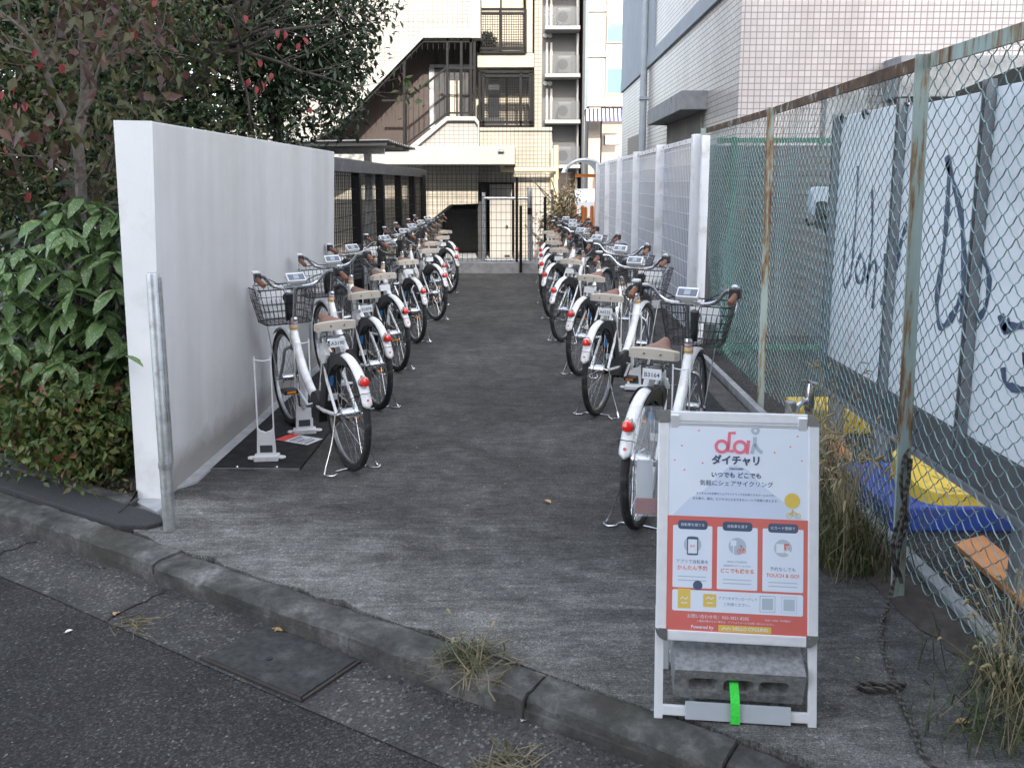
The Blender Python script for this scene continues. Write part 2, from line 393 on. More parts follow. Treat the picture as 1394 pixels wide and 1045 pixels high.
# leaves
def leafmat(name, stops, trans=.25, rough=.45, spots=None):
    g = NG(name); ge = g.n('NewGeometry'); c = g.ramp(ge.outputs['Random Per Island'], stops)
    if spots:
        vo = g.n('TexVoronoi'); vo.inputs['Scale'].default_value = spots[0]; g.link(g.coord(), vo.inputs['Vector'])
        nz = g.noise(g.coord(), 26, 3); th = g.n('Math', operation='MULTIPLY'); g.link(nz, th.inputs[0]); th.inputs[1].default_value = .62
        lt = g.n('Math', operation='LESS_THAN'); g.link(vo.outputs['Distance'], lt.inputs[0]); g.link(th.outputs[0], lt.inputs[1]); 
        c = g.mix(lt.outputs[0], c, spots[1])
    g.base(c); g.rough(rough); g.b.inputs['Specular IOR Level'].default_value = .4
    if trans:
        tr = g.n('BsdfTranslucent'); g.link(c, tr.inputs['Color']); mx = g.n('MixShader'); mx.inputs[0].default_value = trans
        out = g.t.nodes['Material Output']; g.link(g.b.outputs[0], mx.inputs[1]); g.link(tr.outputs[0], mx.inputs[2]); g.link(mx.outputs[0], out.inputs[0])
leafmat('leaf_evergreen', [(0, (.012,.022,.012)), (.5, (.022,.042,.02)), (1, (.045,.07,.03))], .15, .35)
leafmat('leaf_mixed', [(0, (.022,.04,.014)), (.55, (.06,.095,.028)), (.85, (.09,.10,.03)), (1, (.13,.06,.045))], .25)
leafmat('leaf_dogwood', [(0, (.06,.03,.03)), (.3, (.10,.05,.04)), (.55, (.07,.075,.03)), (.85, (.10,.09,.035)), (1, (.15,.055,.05))], .3)
leafmat('leaf_red', [(0, (.20,.025,.028)), (1, (.28,.04,.04))], .3)
leafmat('leaf_nandina', [(0, (.045,.09,.022)), (.55, (.11,.16,.04)), (.8, (.15,.15,.04)), (.93, (.14,.09,.045)), (1, (.2,.06,.04))], .3)
leafmat('leaf_ground', [(0, (.014,.022,.014)), (1, (.035,.05,.025))], .1)
leafmat('leaf_dry_shrub', [(0, (.10,.085,.05)), (.6, (.16,.12,.07)), (1, (.08,.09,.03))], .2)
leafmat('aucuba_leaf', [(0, (.115,.20,.075)), (1, (.115,.20,.075))], .22, .3, spots=(75, (.32,.37,.17)))
leafmat('grass_straw', [(0, (.07,.075,.03)), (.4, (.16,.13,.075)), (1, (.27,.23,.14))], .2)
leafmat('grass_green', [(0, (.035,.055,.02)), (.7, (.08,.1,.035)), (1, (.18,.16,.08))], .25)
leafmat('grass_dry', [(0, (.09,.08,.04)), (.35, (.19,.165,.09)), (.6, (.07,.085,.032)), (1, (.045,.07,.022))], .25)

# ------------------------------------------------------------------ ground, road, kerb, alley
ROADZ = -.09
KU, KN, KP = Vector((.856,-.517,0)), Vector((-.517,-.856,0)), Vector((-2.809,4.467,0))
def K(s, t, z=0): p = KP + KU*s + KN*t; return Vector((p.x, p.y, z))
def sheet(name, pts, mat, kind='structure'):
    o = MB().quad(*[tuple(p) for p in pts]).build(name, mat); tag(o, kind=kind); return o
sheet('ground', [(-250,-250,-.16),(250,-250,-.16),(250,250,-.16),(-250,250,-.16)], 'asphalt')
sheet('road', [K(-40,.40,ROADZ),K(-40,40,ROADZ),K(60,40,ROADZ),K(60,.40,ROADZ)], 'asphalt')
sheet('gutter', [K(-40,.14,ROADZ+.004),K(-40,.47,ROADZ+.004),K(-1,.48,ROADZ+.004),K(1.2,.465,ROADZ+.004),K(2.4,.475,ROADZ+.004),K(60,.46,ROADZ+.004),K(60,.14,ROADZ+.004)], 'gutter')
# gutter slabs with open joints, proud of the bed
# alley slab
mb = MB(); edge = []
for k in range(40):
    s = 1.10 + 4.3*k/39; edge.append(K(s, random.uniform(-.012,.004) - (.03 if random.random() < .18 else 0)))
poly = [(p.x, p.y) for p in edge] + [(1.6,1.9),(1.62,4.0),(1.60,9.0),(2.3,9.0),(2.3,24),(.9,24),(.9,16.1),(-2.0,16.1),(-2.0,4.15)]
mb.prism(poly, -.2, 0)
tag(mb.build('alley_pavement', 'alley_concrete'), kind='structure')
kerb = MB()
kerb.prism([tuple(K(-8,-.002)[:2]), tuple(K(-8,.15)[:2]), tuple(K(9,.15)[:2]), tuple(K(9,-.002)[:2])], -.2, -.05)
kerb = tag(kerb.build('kerb', 'kerb'), kind='structure')
joints = [-8,-6.2,-4.4,-2.6,-.7,.40,1.485,2.62,3.37,4.02,5.1,6.3,7.6,9]
prof = [(0,-.16),(0,-.003),(.008,.0),(.05,.001),(.10,.0),(.133,-.003),(.148,-.016),(.158,-.16)]
for a, b in zip(joints[:-1], joints[1:]):
    n = max(4, int((b-a)/.045)); vs_ = []; fs = []; m = len(prof)
    dz = random.uniform(-.008,.004); dt = random.uniform(-.006,.006)
    if b > 4.1: dz -= .025
    for i in range(n+1):
        s = a + .003 + (b-a-.006)*i/n
        chip = -.028*random.random() if random.random() < .22 else 0
        for j, (t, z) in enumerate(prof):
            jt = random.uniform(-.006,.005) if 1 < j < m-1 else 0
            ch = chip if j in (5,6) else 0
            vs_.append(K(s, t+dt+jt+ch*.4, z+dz+random.uniform(-.004,.004)*(0 if j in (0,m-1) else 1)+ch*.5))
    for i in range(n):
        for j in range(m-1): fs.append((i*m+j, i*m+j+1, (i+1)*m+j+1, (i+1)*m+j))
    fs += [tuple(range(m)), tuple(n*m+j for j in range(m))[::-1]]
    MB().add(vs_, fs).build('kerb_stone', 'kerb', kerb)
# gutter drain lid and slab joints
lid = empty('drain_cover', K(2.43,.30,ROADZ)); tag(lid, 'square concrete drain lid with steel edge set in the gutter', 'drain cover')
q = MB(); q.prism([tuple(K(s,t)[:2]) for s,t in ((2.19,.165),(2.19,.445),(2.67,.445),(2.67,.165))], ROADZ-.05, ROADZ+.012); q.build('lid', 'lid_concrete', lid, world=True, bevel=.004)
q = MB()
for (s0,t0),(s1,t1) in (((2.18,.455),(2.69,.455)),((2.685,.455),(2.685,.165))):
    q.bar(K(s0,t0,ROADZ-.002), K(s1,t1,ROADZ-.002), .012, .03)
q.build('rim', 'rust_iron', lid, world=True)
q = MB(); q.prism([tuple(K(2.40+x,.33+y)[:2]) for x,y in arc(0,0,.012,0,330,7)], ROADZ+.013, ROADZ+.016); q.build('lifting_hole', 'floor_dark', lid, world=True)
for s0 in (.62,1.62):
    q = MB(); pts = [K(s0+random.uniform(-.02,.02), .17+.29*k/8, ROADZ+.006) for k in range(9)]
    q.tube(pts, .004, 4); tag(q.build('gutter_joint', 'floor_dark'), kind='structure')
# black asphalt strip beside the kerb, left of the wall
q = MB(); pl = [K(-8,-.012),K(-8,-.20),K(.5,-.20),K(.9,-.205),K(1.08,-.20),K(1.16,-.15),K(1.14,-.08),K(1.02,-.012)]
q.prism([tuple(p[:2]) for p in pl][::-1], -.1, .022); tag(q.build('asphalt_strip', 'asphalt_patch', bevel=.01), kind='structure')
q = MB(); q.prism([tuple(K(s,t)[:2]) for s,t in ((-8,-.203),(-8,-.275),(.80,-.275),(.84,-.203))], -.1, .032); tag(q.build('bed_edging', 'kerb', bevel=.006), kind='structure')
# planting bed
N = 40; vs_ = []; fs = []
for i in range(N+1):
    for j in range(N+1):
        s, t = -8+9.2*i/N, -.27-7*(j/N)**1.5
        p = K(s, t); x = min(p.x, -2.0); z = .01+.09*min(1, j/8)+random.uniform(-.02,.02)
        vs_.append((x, p.y, z))
for i in range(N):
    for j in range(N): fs.append((i*(N+1)+j, i*(N+1)+j+1, (i+1)*(N+1)+j+1, (i+1)*(N+1)+j))
tag(MB().add(vs_, fs).build('planting_bed', 'soil', smooth=True), kind='structure')
# lot beyond the fence, soil strip under it, yard behind the wall
sheet('lot', [(1.6,1.0,-.03),(20,1.0,-.03),(20,9.9,-.03),(1.6,9.9,-.03)], 'asphalt')
sheet('yard', [(-14,8.4,-.02),(-2.0,8.4,-.02),(-2.0,19,-.02),(-14,19,-.02)], 'concrete_grey')
sheet('far_lane', [(-2,16.1,-.03),(12,16.1,-.03),(12,80,-.03),(-2,80,-.03)], 'concrete_grey')
vs_ = []; fs = []; n = 50
for i in range(n+1):
    y = 1.95+3.4*i/n; xl = 1.47+.05*math.sin(y*3.1)+random.uniform(-.02,.02) + max(0, (2.6-y))*.05
    for x, z in ((xl,.004),(xl+.05,.014+random.uniform(0,.012)),(1.62,.01+random.uniform(0,.015)),(1.70,-.02)): vs_.append((x,y,z))
for i in range(n):
    for j in range(3): fs.append((i*4+j, i*4+j+1, (i+1)*4+j+1, (i+1)*4+j))
tag(MB().add(vs_, fs).build('soil_strip', 'soil'), kind='structure')

# ------------------------------------------------------------------ white wall on the left
wl = empty('garden_wall', (-1.93,6.3,0)); tag(wl, 'long white rendered wall with grey rain streaks beside the bicycles', 'wall')
Y0, Y1 = 4.32, 8.42; A = [(-2.005,0),(-1.872,0),(-1.800,1.916),(-1.985,1.92)]
q = MB(); vs_ = [(x, Y0+.004, z-.05 if z == 0 else z) for x,z in A] + [(x, Y1, z-.05 if z == 0 else z) for x,z in A]
q.add(vs_, [(3,2,1,0),(4,5,6,7),(0,1,5,4),(1,2,6,5),(2,3,7,6),(3,0,4,7)]); q.build('wall_body', 'wall_white', wl, world=True, bevel=.008)
q = MB(); q.add([(x-.001 if i in (0,3) else x+.001, Y0, z+ (.001 if z else 0)) for i,(x,z) in enumerate(A)] + [(x, Y0+.006, z) for x,z in A], [(3,2,1,0),(4,5,6,7),(0,1,5,4),(1,2,6,5),(2,3,7,6),(3,0,4,7)])
q.build('end_face', 'wall_end', wl, world=True)
q = MB(); q.prism([(-1.872,4.5),(-1.872,8.4),(-1.80,8.4),(-1.80,4.6)], -.02, .012); q.build('mortar_fillet', 'wall_base', wl, world=True)
q = MB(); q.prism([tuple(at_z(px,py)[:2]) for px,py in ((180,684),(214,701),(224,692),(222,680),(187,674))], -.06, .018); q.build('footing_slab', 'wall_base', wl, world=True, bevel=.004)
# galvanised post
pp = empty('steel_post', (-1.69,3.955,0)); tag(pp, 'galvanised steel post standing at the corner of the white wall', 'post')
q = MB(); q.lathe([(.029,-.03),(.029,1.215),(.024,1.222)], n=14); q.build('pole', 'galv', pp, smooth=True)
q = MB(); q.lathe([(.0325,.305),(.0325,.33)], n=14); q.build('collar', 'galv', pp, smooth=True)
q = MB(); q.box((.026,-.010,.33),(.036,.010,1.20)); q.build('channel', 'galv', pp)

# ------------------------------------------------------------------ building on the right (pinkish tiles)
XB, YC, YE, HB = 2.33, 10.0, 22.0, 17.0
rb = empty('tiled_building', (8,16,0)); tag(rb, 'large pinkish grey tiled building behind the chain link fence', 'building')
q = MB(); q.box((XB,YC,-.1),(18,YE,HB)); b0 = q.build('wall', 'tile_pink_x', rb, world=True)
b0.data.materials.append(MT['tile_pink_y'])
for p in b0.data.polygons:
    if abs(p.normal.x) > .9: p.material_index = 1
q = MB(); q.box((XB-.05,YC-.04,3.78),(XB+.02,YE+.02,4.0)); q.build('string_course', 'band_bluegrey', rb, world=True)
q = MB(); q.box((XB-.035,16.6,4.0),(XB+.02,YE+.01,HB)); q.build('smooth_panel', 'band_bluegrey', rb, world=True)
q = MB(); q.tube([(XB-.09,17.4,HB),(XB-.09,17.4,3.7),(XB-.09,17.4,.1)], .07, 10); q.build('downpipe', 'downpipe', rb, smooth=True, world=True)
for z in (3.2,5.6,8): q = MB(); q.box((XB-.17,17.31,z),(XB,17.49,z+.05)); q.build('pipe_clamp', 'downpipe', rb, world=True)
hood = MB(); hood.box((XB-.34,11.7,2.56),(XB+.01,14.9,2.80)); ho = hood.build('window_hood', 'concrete_grey', rb, world=True, bevel=.01)
q = MB(); q.box((XB-.012,11.9,1.2),(XB+.01,14.7,2.56)); wn = q.build('window', 'frosted_glass', rb, world=True)
q = MB()
for k in range(24): y = 11.9+2.8*k/23; q.box((XB-.04,y,1.2),(XB-.014,y+.03,2.55))
o = q.build('window_lattice', 'white_stucco', wn); o.location = (0,0,0)
q = MB(); q.box((XB-.01,18.3,1.3),(XB+.02,20.6,2.62)); q.build('recess', 'beige_wall', rb, world=True)
# concrete canopy on its front
pt = at(1219,78,9.7)
q = MB(); q.box((pt.x,9.55,pt.z-.42),(9,10.0,pt.z)); q.build('concrete_canopy', 'concrete_grey', rb, world=True, bevel=.012)
q = MB(); q.box((pt.x-.62,9.93,pt.z-.95),(pt.x-.18,10.0,pt.z-.3)); q.build('vent_panel', 'concrete_grey', rb, world=True)
# grey block wall in front of it
gw = empty('block_wall', (3.6,9.75,0)); tag(gw, 'low dark grey block wall in front of the tiled building', 'wall')
q = MB(); q.box((1.86,9.62,-.1),(8,9.85,2.02)); q.build('wall_body', 'block_grey', gw, world=True)
# green framed mesh fence just behind the chain link
def chain(mb, line, z0, z1, p, hz, r, amp=.004, n=3, bulge=None, curve=0):
    """line: function s -> (x,y); zigzag wires that hook into each other"""
    L = line[1]; f = line[0]; cnt = int(L/p); kz = int((z1(0)-z0)/hz) if callable(z1) else int((z1-z0)/hz)
    for i in range(cnt):
        zt = z1(p*i) if callable(z1) else z1
        h = (zt-z0)/kz; pts = []
        for k in range(kz+1):
            odd = (k+i) % 2; s = p*(i+odd); x, y = f(s); z = z0+h*k
            off = (bulge(s, z) if bulge else 0) + (amp if odd else -amp)
            if curve and k:
                lx, ly, lz = pts[-1]; pts.append(((lx+x+off)/2, (ly+y)/2, (lz+z)/2+curve*hz))
            pts.append((x+off, y, z+.004*math.sin(s*9+z*5)))
        mb.tube(pts, r, n, caps=False)
gf = empty('green_fence', (1.95,8.9,0)); tag(gf, 'green framed mesh fence behind the chain link beside the block wall', 'fence')
q = MB(); q.bar((1.96,8.5,-.05),(1.96,8.5,2.05),.05); q.build('post', 'green_paint', gf, world=True)
q = MB(); q.bar((1.80,8.5,2.02),(2.9,8.5,2.02),.045); q.build('rail', 'green_paint', gf, world=True)
q = MB(); q.bar((1.80,8.5,.05),(2.9,8.5,.05),.04); q.build('rail', 'green_paint', gf, world=True)
q = MB(); chain(q, (lambda s: (1.80+s, 8.5), 1.1), .05, 2.0, .05, .05, .0014); o = q.build('wire_mesh', 'green_wire', gf, world=True); tag(o, kind='stuff')
q = MB(); chain(q, (lambda s: (1.83+.012*s, 6.9+s), 2.0), .03, 1.95, .045, .032, .0022, curve=-.2); o = q.build('side_mesh', 'green_wire', gf, world=True); tag(o, kind='stuff')

# ------------------------------------------------------------------ chain link fence with rusty posts
cf = empty('chain_link_fence', (1.6,4.5,0)); tag(cf, 'chain link fence with rusty pale blue posts and sagging top rail', 'fence')
posts = [((1.34,.35),(1.33,.35),2.06),((1.475,3.289),(1.416,3.289),2.075),((1.722,6.309),(1.698,6.309),2.14),((1.772,9.0),(1.765,9.0),2.16)]
for (bx,by),(tx,ty),h in posts:
    q = MB()
    q.bar((bx,by,-.1),(tx,ty,h),.05,.012); q.bar((bx+.019,by+.028,-.1),(tx+.019,ty+.028,h),.012,.05)
    q.build('post', 'rusty_paint', cf, world=True)
for i, ((_,a,ha),(_,b,hb)) in enumerate(zip(posts[:-1], posts[1:])):
    q = MB(); A_, B_ = Vector((*a,ha-.02)), Vector((*b,hb-.02))
    q.bar(A_+Vector((.03,.02,0)), B_+Vector((.03,-.01,0)), .012, .05); q.bar(A_+Vector((.05,.02,.02)), B_+Vector((.05,-.01,.02)), .04, .01)
    q.build('top_rail', 'rusty_dark' if i else 'rusty_paint', cf, world=True)
def fline(s):
    y = 1.0+s; pts = [(.35,1.33),(3.289,1.43),(6.309,1.70),(9.0,1.77)]
    for (y0,x0),(y1,x1) in zip(pts[:-1], pts[1:]):
        if y <= y1: t = (y-y0)/(y1-y0); return (x0+(x1-x0)*t+.05, y)
    return (1.82, y)
def bul(s, z): k = max(0, 1-z/1.9); return .16*k*k*(.75+.25*math.sin(s*1.7)) + .012*math.sin(s*4.1+z*3)
q = MB(); chain(q, (fline, 8.0), .03, lambda s: 2.03+.013*s, .047, .034, .0024, amp=.0015, bulge=bul, curve=-.2)
o = q.build('wire_mesh', 'fence_wire', cf, world=True); tag(o, kind='stuff')
q = MB(); q.prism([(1.635,1.4),(1.655,9.0),(1.70,9.0),(1.70,1.4)], -.1, .035); q.build('base_plate', 'concrete_grey', cf, world=True, bevel=.006)

# ------------------------------------------------------------------ white hoarding with graffiti
XH = 1.96; HT, HBz = 2.02, .52
hd = empty('hoarding', (XH,4.0,0)); tag(hd, 'white panel hoarding with blue sprayed scrawl behind the chain link fence', 'hoarding')
py = [5.66,4.70,3.83,2.95,2.05,1.1]
for k, (a, b) in enumerate(zip(py[:-1], py[1:])):
    q = MB(); q.box((XH,b+.012,HBz),(XH+.022,a-.012,HT+random.uniform(-.012,.012))); pn = q.build('panel', 'hoarding_white', hd, world=True, bevel=.003)
for k, a in enumerate(py):
    q = MB(); w = .021
    q.box((XH-.010,a-w,HBz-.08),(XH-.004,a+w,HT+.03)); q.box((XH-.045,a-w,HBz-.08),(XH-.0105,a-w+.007,HT+.03)); q.box((XH-.045,a+w-.007,HBz-.08),(XH-.0105,a+w,HT+.03)); q.box((XH-.004,a-.009,HBz-.08),(XH+.03,a+.009,HT))
    q.build('channel_post', 'channel_grey', hd, world=True)
q = MB(); q.box((XH-.01,1.0,HBz-.21),(XH+.03,5.74,HBz-.004)); q.build('skirt_board', 'skirt_grey', hd, world=True)
q = MB(); q.bar((XH-.03,1.0,HBz-.21),(XH-.03,5.74,HBz-.21),.025); q.build('skirt_pipe', 'channel_grey', hd, world=True)
q = MB(); q.box((XH+1.0,1.0,-.03),(XH+1.05,6.0,HBz+.1)); q.build('back_board', 'floor_dark', hd, world=True)  # black board added to give the dark void under the hoarding
for y in (1.9,3.4,4.9,5.6):
    q = MB(); q.box((XH+.02,y-.04,-.03),(XH+.10,y+.04,HBz-.1)); q.build('stub_leg', 'channel_grey', hd, world=True)
def stroke(name, pix, w, parent, X=XH-.004, mat='spray_ink'):
    P = smoothpath([at_x(px, py_, X) for px, py_ in pix], 5); q = MB(); L = []; Rr = []
    for i, p in enumerate(P):
        d = (P[min(i+1,len(P)-1)]-P[max(i-1,0)]).normalized(); nrm = Vector((0,-d.z,d.y)); ww = 1.9*w*(.8+.25*math.sin(i*.7+w*99)+.1*math.sin(i*2.3))
        L.append((X,*(p+nrm*ww)[1:])); Rr.append((X,*(p-nrm*ww)[1:]))
    n = len(P); q.add(L+Rr, [(i,i+1,n+i+1,n+i) for i in range(n-1)]); o = q.build(name, mat, parent, world=True)
for pix, w in (([(1168,226),(1166,270),(1162,330),(1158,370),(1150,390),(1147,370),(1150,340),(1151,318)], .007),
               ([(1187,258),(1187,320),(1183,360),(1178,405)], .007), ([(1172,345),(1165,362),(1166,380),(1172,384),(1177,366),(1172,345)], .008),
               ([(1180,380),(1186,360),(1192,357),(1191,380),(1187,420)], .008),
               ([(1205,345),(1204,380),(1200,415)], .010), ([(1235,305),(1228,322),(1222,350),(1220,365)], .012),
               ([(1289,212),(1291,240),(1288,300),(1283,350),(1275,405),(1277,435),(1282,445),(1292,436),(1302,418),(1308,400)], .012),
               ([(1290,220),(1297,248),(1306,280),(1311,330),(1312,380),(1308,440)], .014),
               ([(1334,340),(1343,365),(1346,385),(1341,418),(1330,435)], .010),
               ([(1362,428),(1366,450),(1372,446),(1394,443),(1410,446)], .012), ([(1366,450),(1370,440),(1374,435)], .009),
               ([(1365,500),(1368,520),(1380,528),(1394,530)], .010)):
    stroke('graffiti_mark', pix, w, hd)
for px, py_ in ((1150,165),(1181,161),(1235,150),(1349,125)):
    p = at_x(px, py_, XH); q = MB(); q.tube([(XH-.01,p.y-.03,HT-.01),(XH-.02,p.y,HT+.02),(XH-.012,p.y+.02,HT-.03),(XH-.02,p.y+.03,HT+.01)], .008, 5); q.build('cable_tie', 'black_plastic', hd, world=True)
q = MB(); q.tube([(XH-.013,3.42,.97),(XH-.02,3.40,.94),(XH-.013,3.39,.90),(XH-.02,3.38,.93)], .004, 4); q.build('cable_tie', 'black_plastic', hd, world=True)
# black torn sheet over the top edge
p = at_x(1265,108,XH+.2); q = MB()
q.add([(XH+.08,4.35,2.05),(XH+.10,3.9,2.10),(XH+.12,3.4,2.10),(XH+.12,3.4,1.95),(XH+.10,3.9,1.95),(XH+.08,4.35,1.95)],[(0,1,4,5),(1,2,3,4)]); q.build('black_sheet', 'black_plastic', hd, world=True)
# small work lamp beside the hoarding
lp = empty('site_lamp', (1.945,5.92,1.42)); lp.scale = (.95,.95,.95); tag(lp, 'small pale blue lamp with black bracket at the end of the hoarding', 'lamp')
q = MB(); q.prism(rrect(-.075,-.02,.065,.19,.045), -.05, .05, 'xz'); q.build('housing', 'lamp_blue', lp, bevel=.008)
q = MB(); q.prism(rrect(-.045,-.10,.03,.09,.02), -.062, -.05, 'xz'); q.tube([(-.03,-.05,-.06),(-.09,-.05,-.07),(-.11,-.05,-.03)], .012, 6); q.tube([(.02,-.04,-.05),(.05,-.04,-.14)], .012, 6); q.build('bracket', 'black_plastic', lp)
q = MB(); q.box((.05,-.01,.0),(.075,.01,.12)); q.tube([(.06,0,.02),(.02,-.1,-.02),(-.06,-.24,.02)], .009, 6); q.build('clamp', 'black_plastic', lp)
# things lying in the lot
rp = empty('kerb_ramp', (2.3,4.2,-.03)); tag(rp, 'blue plastic block with a yellow chequered ramp on top beside the fence', 'ramp', 'plastic kerb ramps in the lot')
q = MB(); q.box((1.74,4.05,-.03),(2.75,4.75,.095)); q.build('block', 'blue_plastic', rp, world=True, bevel=.012)
pl = arc(2.03,4.19,.12,180,270,6) + [(2.9,4.065),(2.9,4.62)] + arc(2.07,4.48,.14,90,180,6)
q = MB(); n = len(pl); vs_ = [(x,y,.093) for x,y in pl] + [(x+.012,y+.012,.150+(y-4.08)*.12) for x,y in pl]
q.add(vs_, [tuple(range(n))[::-1], tuple(range(n,2*n))] + [(i,(i+1)%n,n+(i+1)%n,n+i) for i in range(n)]); ty = q.build('ramp_plate', 'yellow_plastic', rp, world=True)
q = MB()
for i in range(11):
    for j in range(7):
        x, y = 2.06+i*.06+(j%2)*.03, 4.13+j*.065; z = .152+(y-4.08)*.12; d = .016 if (i+j)%2 else -.016
        q.bar((x-.016,y-d,z-.002-d*.17),(x+.016,y+d,z-.002+d*.17),.007,.006)
o = tag(q.build('chequer_ribs', 'yellow_plastic', ty), kind='stuff')
o.location = (0,0,0)
q = MB(); M_ = [at_z(px,py_,-.02) for px,py_ in ((1298,742),(1338,732),(1420,800),(1420,850))]
q.prism([tuple(p[:2]) for p in M_], -.03, -.004); tag(q.build('plank', 'orange_board', bevel=.003), 'orange brown plank lying on the asphalt before the blue block', 'plank')
q = MB(); q.prism([(1.82,5.0),(1.93,5.0),(2.06,5.62),(1.95,5.65)], -.03, .02); tag(q.build('plank', 'orange_board', bevel=.003), 'orange brown plank lying behind the dry weeds by the fence', 'plank')
q = MB(); q.prism([(1.80,5.72),(2.3,5.72),(2.3,6.1),(1.84,6.1)], -.03, .14); tag(q.build('plastic_crate', 'yellow_plastic', bevel=.02), 'yellow plastic tub under the end of the hoarding', 'tub')
# stand pipe and tap
sp_ = empty('water_tap', (1.52,4.62,0)); tag(sp_, 'chrome garden tap on a short stand pipe behind the signboard', 'tap')
q = MB(); q.lathe([(.016,-.02),(.016,.44)], n=10); q.build('stand_pipe', 'galv', sp_, smooth=True)
q = MB(); q.lathe([(.024,.42),(.026,.50),(.020,.54),(.012,.57)], n=12); q.tube([(0,0,.47),(-.04,-.03,.48),(-.075,-.055,.46),(-.085,-.062,.43)], [.016,.015,.014,.014], 8); q.build('valve_body', 'chrome', sp_, smooth=True)
q = MB(); q.tube([(-.04,-.01,.59),(0,0,.575),(.045,.012,.56)], [.010,.011,.009], 8); q.build('handle', 'chrome', sp_, smooth=True)
q = MB(); q.lathe([(.028,-.03),(.028,.485),(.022,.49)], n=12); o = q.build('steel_pipe', 'galv', smooth=True); o.location = (1.40,4.55,0); tag(o, 'short grey steel pipe standing next to the garden tap', 'pipe')

# ------------------------------------------------------------------ white wire fence further down
wf = empty('white_fence', (1.75,15,0)); tag(wf, 'white wire panel fence with clear sheets behind the right row of bicycles', 'fence')
XW = 1.76; ys = [9.12+2.47*k for k in range(6)]; WT = 2.09
for k, y in enumerate(ys):
    q = MB(); q.box((XW-.085,y-.05,0),(XW+.035,y+.05,WT+.02)); q.build('post', 'fence_white', wf, world=True, bevel=.006)
q = MB(); q.box((XW-.02,8.93,0),(XW+.06,9.0,WT)); q.build('post', 'fence_white', wf, world=True, bevel=.006)
for a, b in zip(ys[:-1], ys[1:]):
    q = MB(); q.box((XW-.03,a+.05,WT-.05),(XW-.018,b-.05,WT)); tr_ = q.build('top_rail', 'fence_white', wf, world=True)
    q = MB()
    for k in range(6):
        y = a+.25+(b-a-.5)*k/5; q.lathe([(.014,-.001),(.014,.0)], c=(XW-.031,y,WT-.025), axis='x', n=8)
    o = tag(q.build('bolt_holes', 'floor_dark', tr_), kind='stuff'); o.location = (0,0,0)
    q = MB()
    for k in range(1, 24): y = a+.05+(b-a-.1)*k/24; q.box((XW-.028,y-.0015,.06),(XW-.025,y+.0015,WT-.06))
    for k in range(12): z = .1+(WT-.2)*k/11; q.box((XW-.032,a+.05,z-.002),(XW-.0285,b-.05,z+.002))
    q.build('wire_panel', 'fence_white', wf, world=True)
    q = MB(); q.box((XW+.012,a+.03,.05),(XW+.018,b-.03,WT-.03)); q.build('clear_sheet', 'clear_sheet', wf, world=True)

# ------------------------------------------------------------------ unseen apartment tower, added across the street and sized to shade the alley
tw = empty('added_shade_tower', (-1,-14,0)); tag(tw, 'unseen apartment tower added across the street to shade the alley', 'building')
TX0, TX1, TY, TH = -10, 9.5, -10.0, 19.7
q = MB(); q.box((TX0,TY-9,-.12),(TX1,TY,TH)); q.build('wall', 'tower_wall', tw, world=True)
for fz in range(6):
    q = MB(); q.box((TX0+.4,TY+.002,fz*2.95+2.7),(TX1-.4,TY+1.0,fz*2.95+2.85)); q.build('balcony_slab', 'grey_slab', tw, world=True)
    q = MB(); q.box((TX0+.4,TY+.95,fz*2.95+2.85),(TX1-.4,TY+1.0,fz*2.95+3.8)); q.build('balcony_parapet', 'pale_wall', tw, world=True)
    for k in range(6):
        x = TX0+1+k*2.9; z = fz*2.95+.4; q = MB(); q.box((x,TY+.001,z),(x+1.8,TY+.03,z+2.0)); q.build('window', 'dark_glass', tw, world=True)

# ------------------------------------------------------------------ apartment building at the end of the alley
YF = 19.0
def pbox(mb, x0, y0, x1, y1, Y, d):
    a, b = at(x0, y1, Y), at(x1, y0, Y); mb.box((a.x, Y, a.z), (b.x, Y+d, b.z)); return mb
def ppoly(mb, pix, Y, d): mb.prism([(at(x,y,Y).x, at(x,y,Y).z) for x,y in pix], Y, Y+d, 'xz'); return mb
ab = empty('apartment_building', (-2,19.5,0)); tag(ab, 'cream tiled apartment building with outside stair at the end of the alley', 'building')
def part(name, mat, fn, parent=None, bevel=0, smooth=False):
    q = MB(); fn(q); o = q.build(name, mat, parent or ab, world=(parent is None), bevel=bevel, smooth=smooth); return o
part('wall', 'tile_cream', lambda q: (pbox(q,700,175,751,366,YF,1.8), pbox(q,651,175,699.9,248,YF,1.8)))
part('wall', 'tile_cream', lambda q: pbox(q,380,223,600,366,20.6,.3))
part('stair_soffit', 'tile_cream', lambda q: ppoly(q,[(576,222),(650.5,222),(650.5,277),(612,279),(586,300),(576,300)],18.8,1.9))
part('corridor_shade', 'floor_dark', lambda q: pbox(q,560,240,760,366,21.2,.2))  # near-black panel, the shade inside the corridor put into its colour
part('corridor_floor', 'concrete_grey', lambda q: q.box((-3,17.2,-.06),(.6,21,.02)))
part('void_panel', 'door_dark', lambda q: pbox(q,600,285,652,366,20.8,.1))  # dark panel painted as the shaded void under the stair
dr = part('door', 'door_white', lambda q: pbox(q,667,251,697,364,YF+.06,.06), bevel=.01)
part('door_knob', 'chrome', lambda q: q.lathe([(.03,0),(.03,.05)], c=(*at(690,308,YF+.01)[:1], YF+.012, at(690,308,YF).z), axis='y', n=10), dr)
part('letter_slot', 'door_dark', lambda q: pbox(q,687,347,694,350,YF+.05,.012), dr)
part('side_door', 'door_white', lambda q: pbox(q,722,255,741,362,YF-.03,.04))
part('jamb', 'door_dark', lambda q: pbox(q,651,248.5,660,366,YF+.12,1.2))
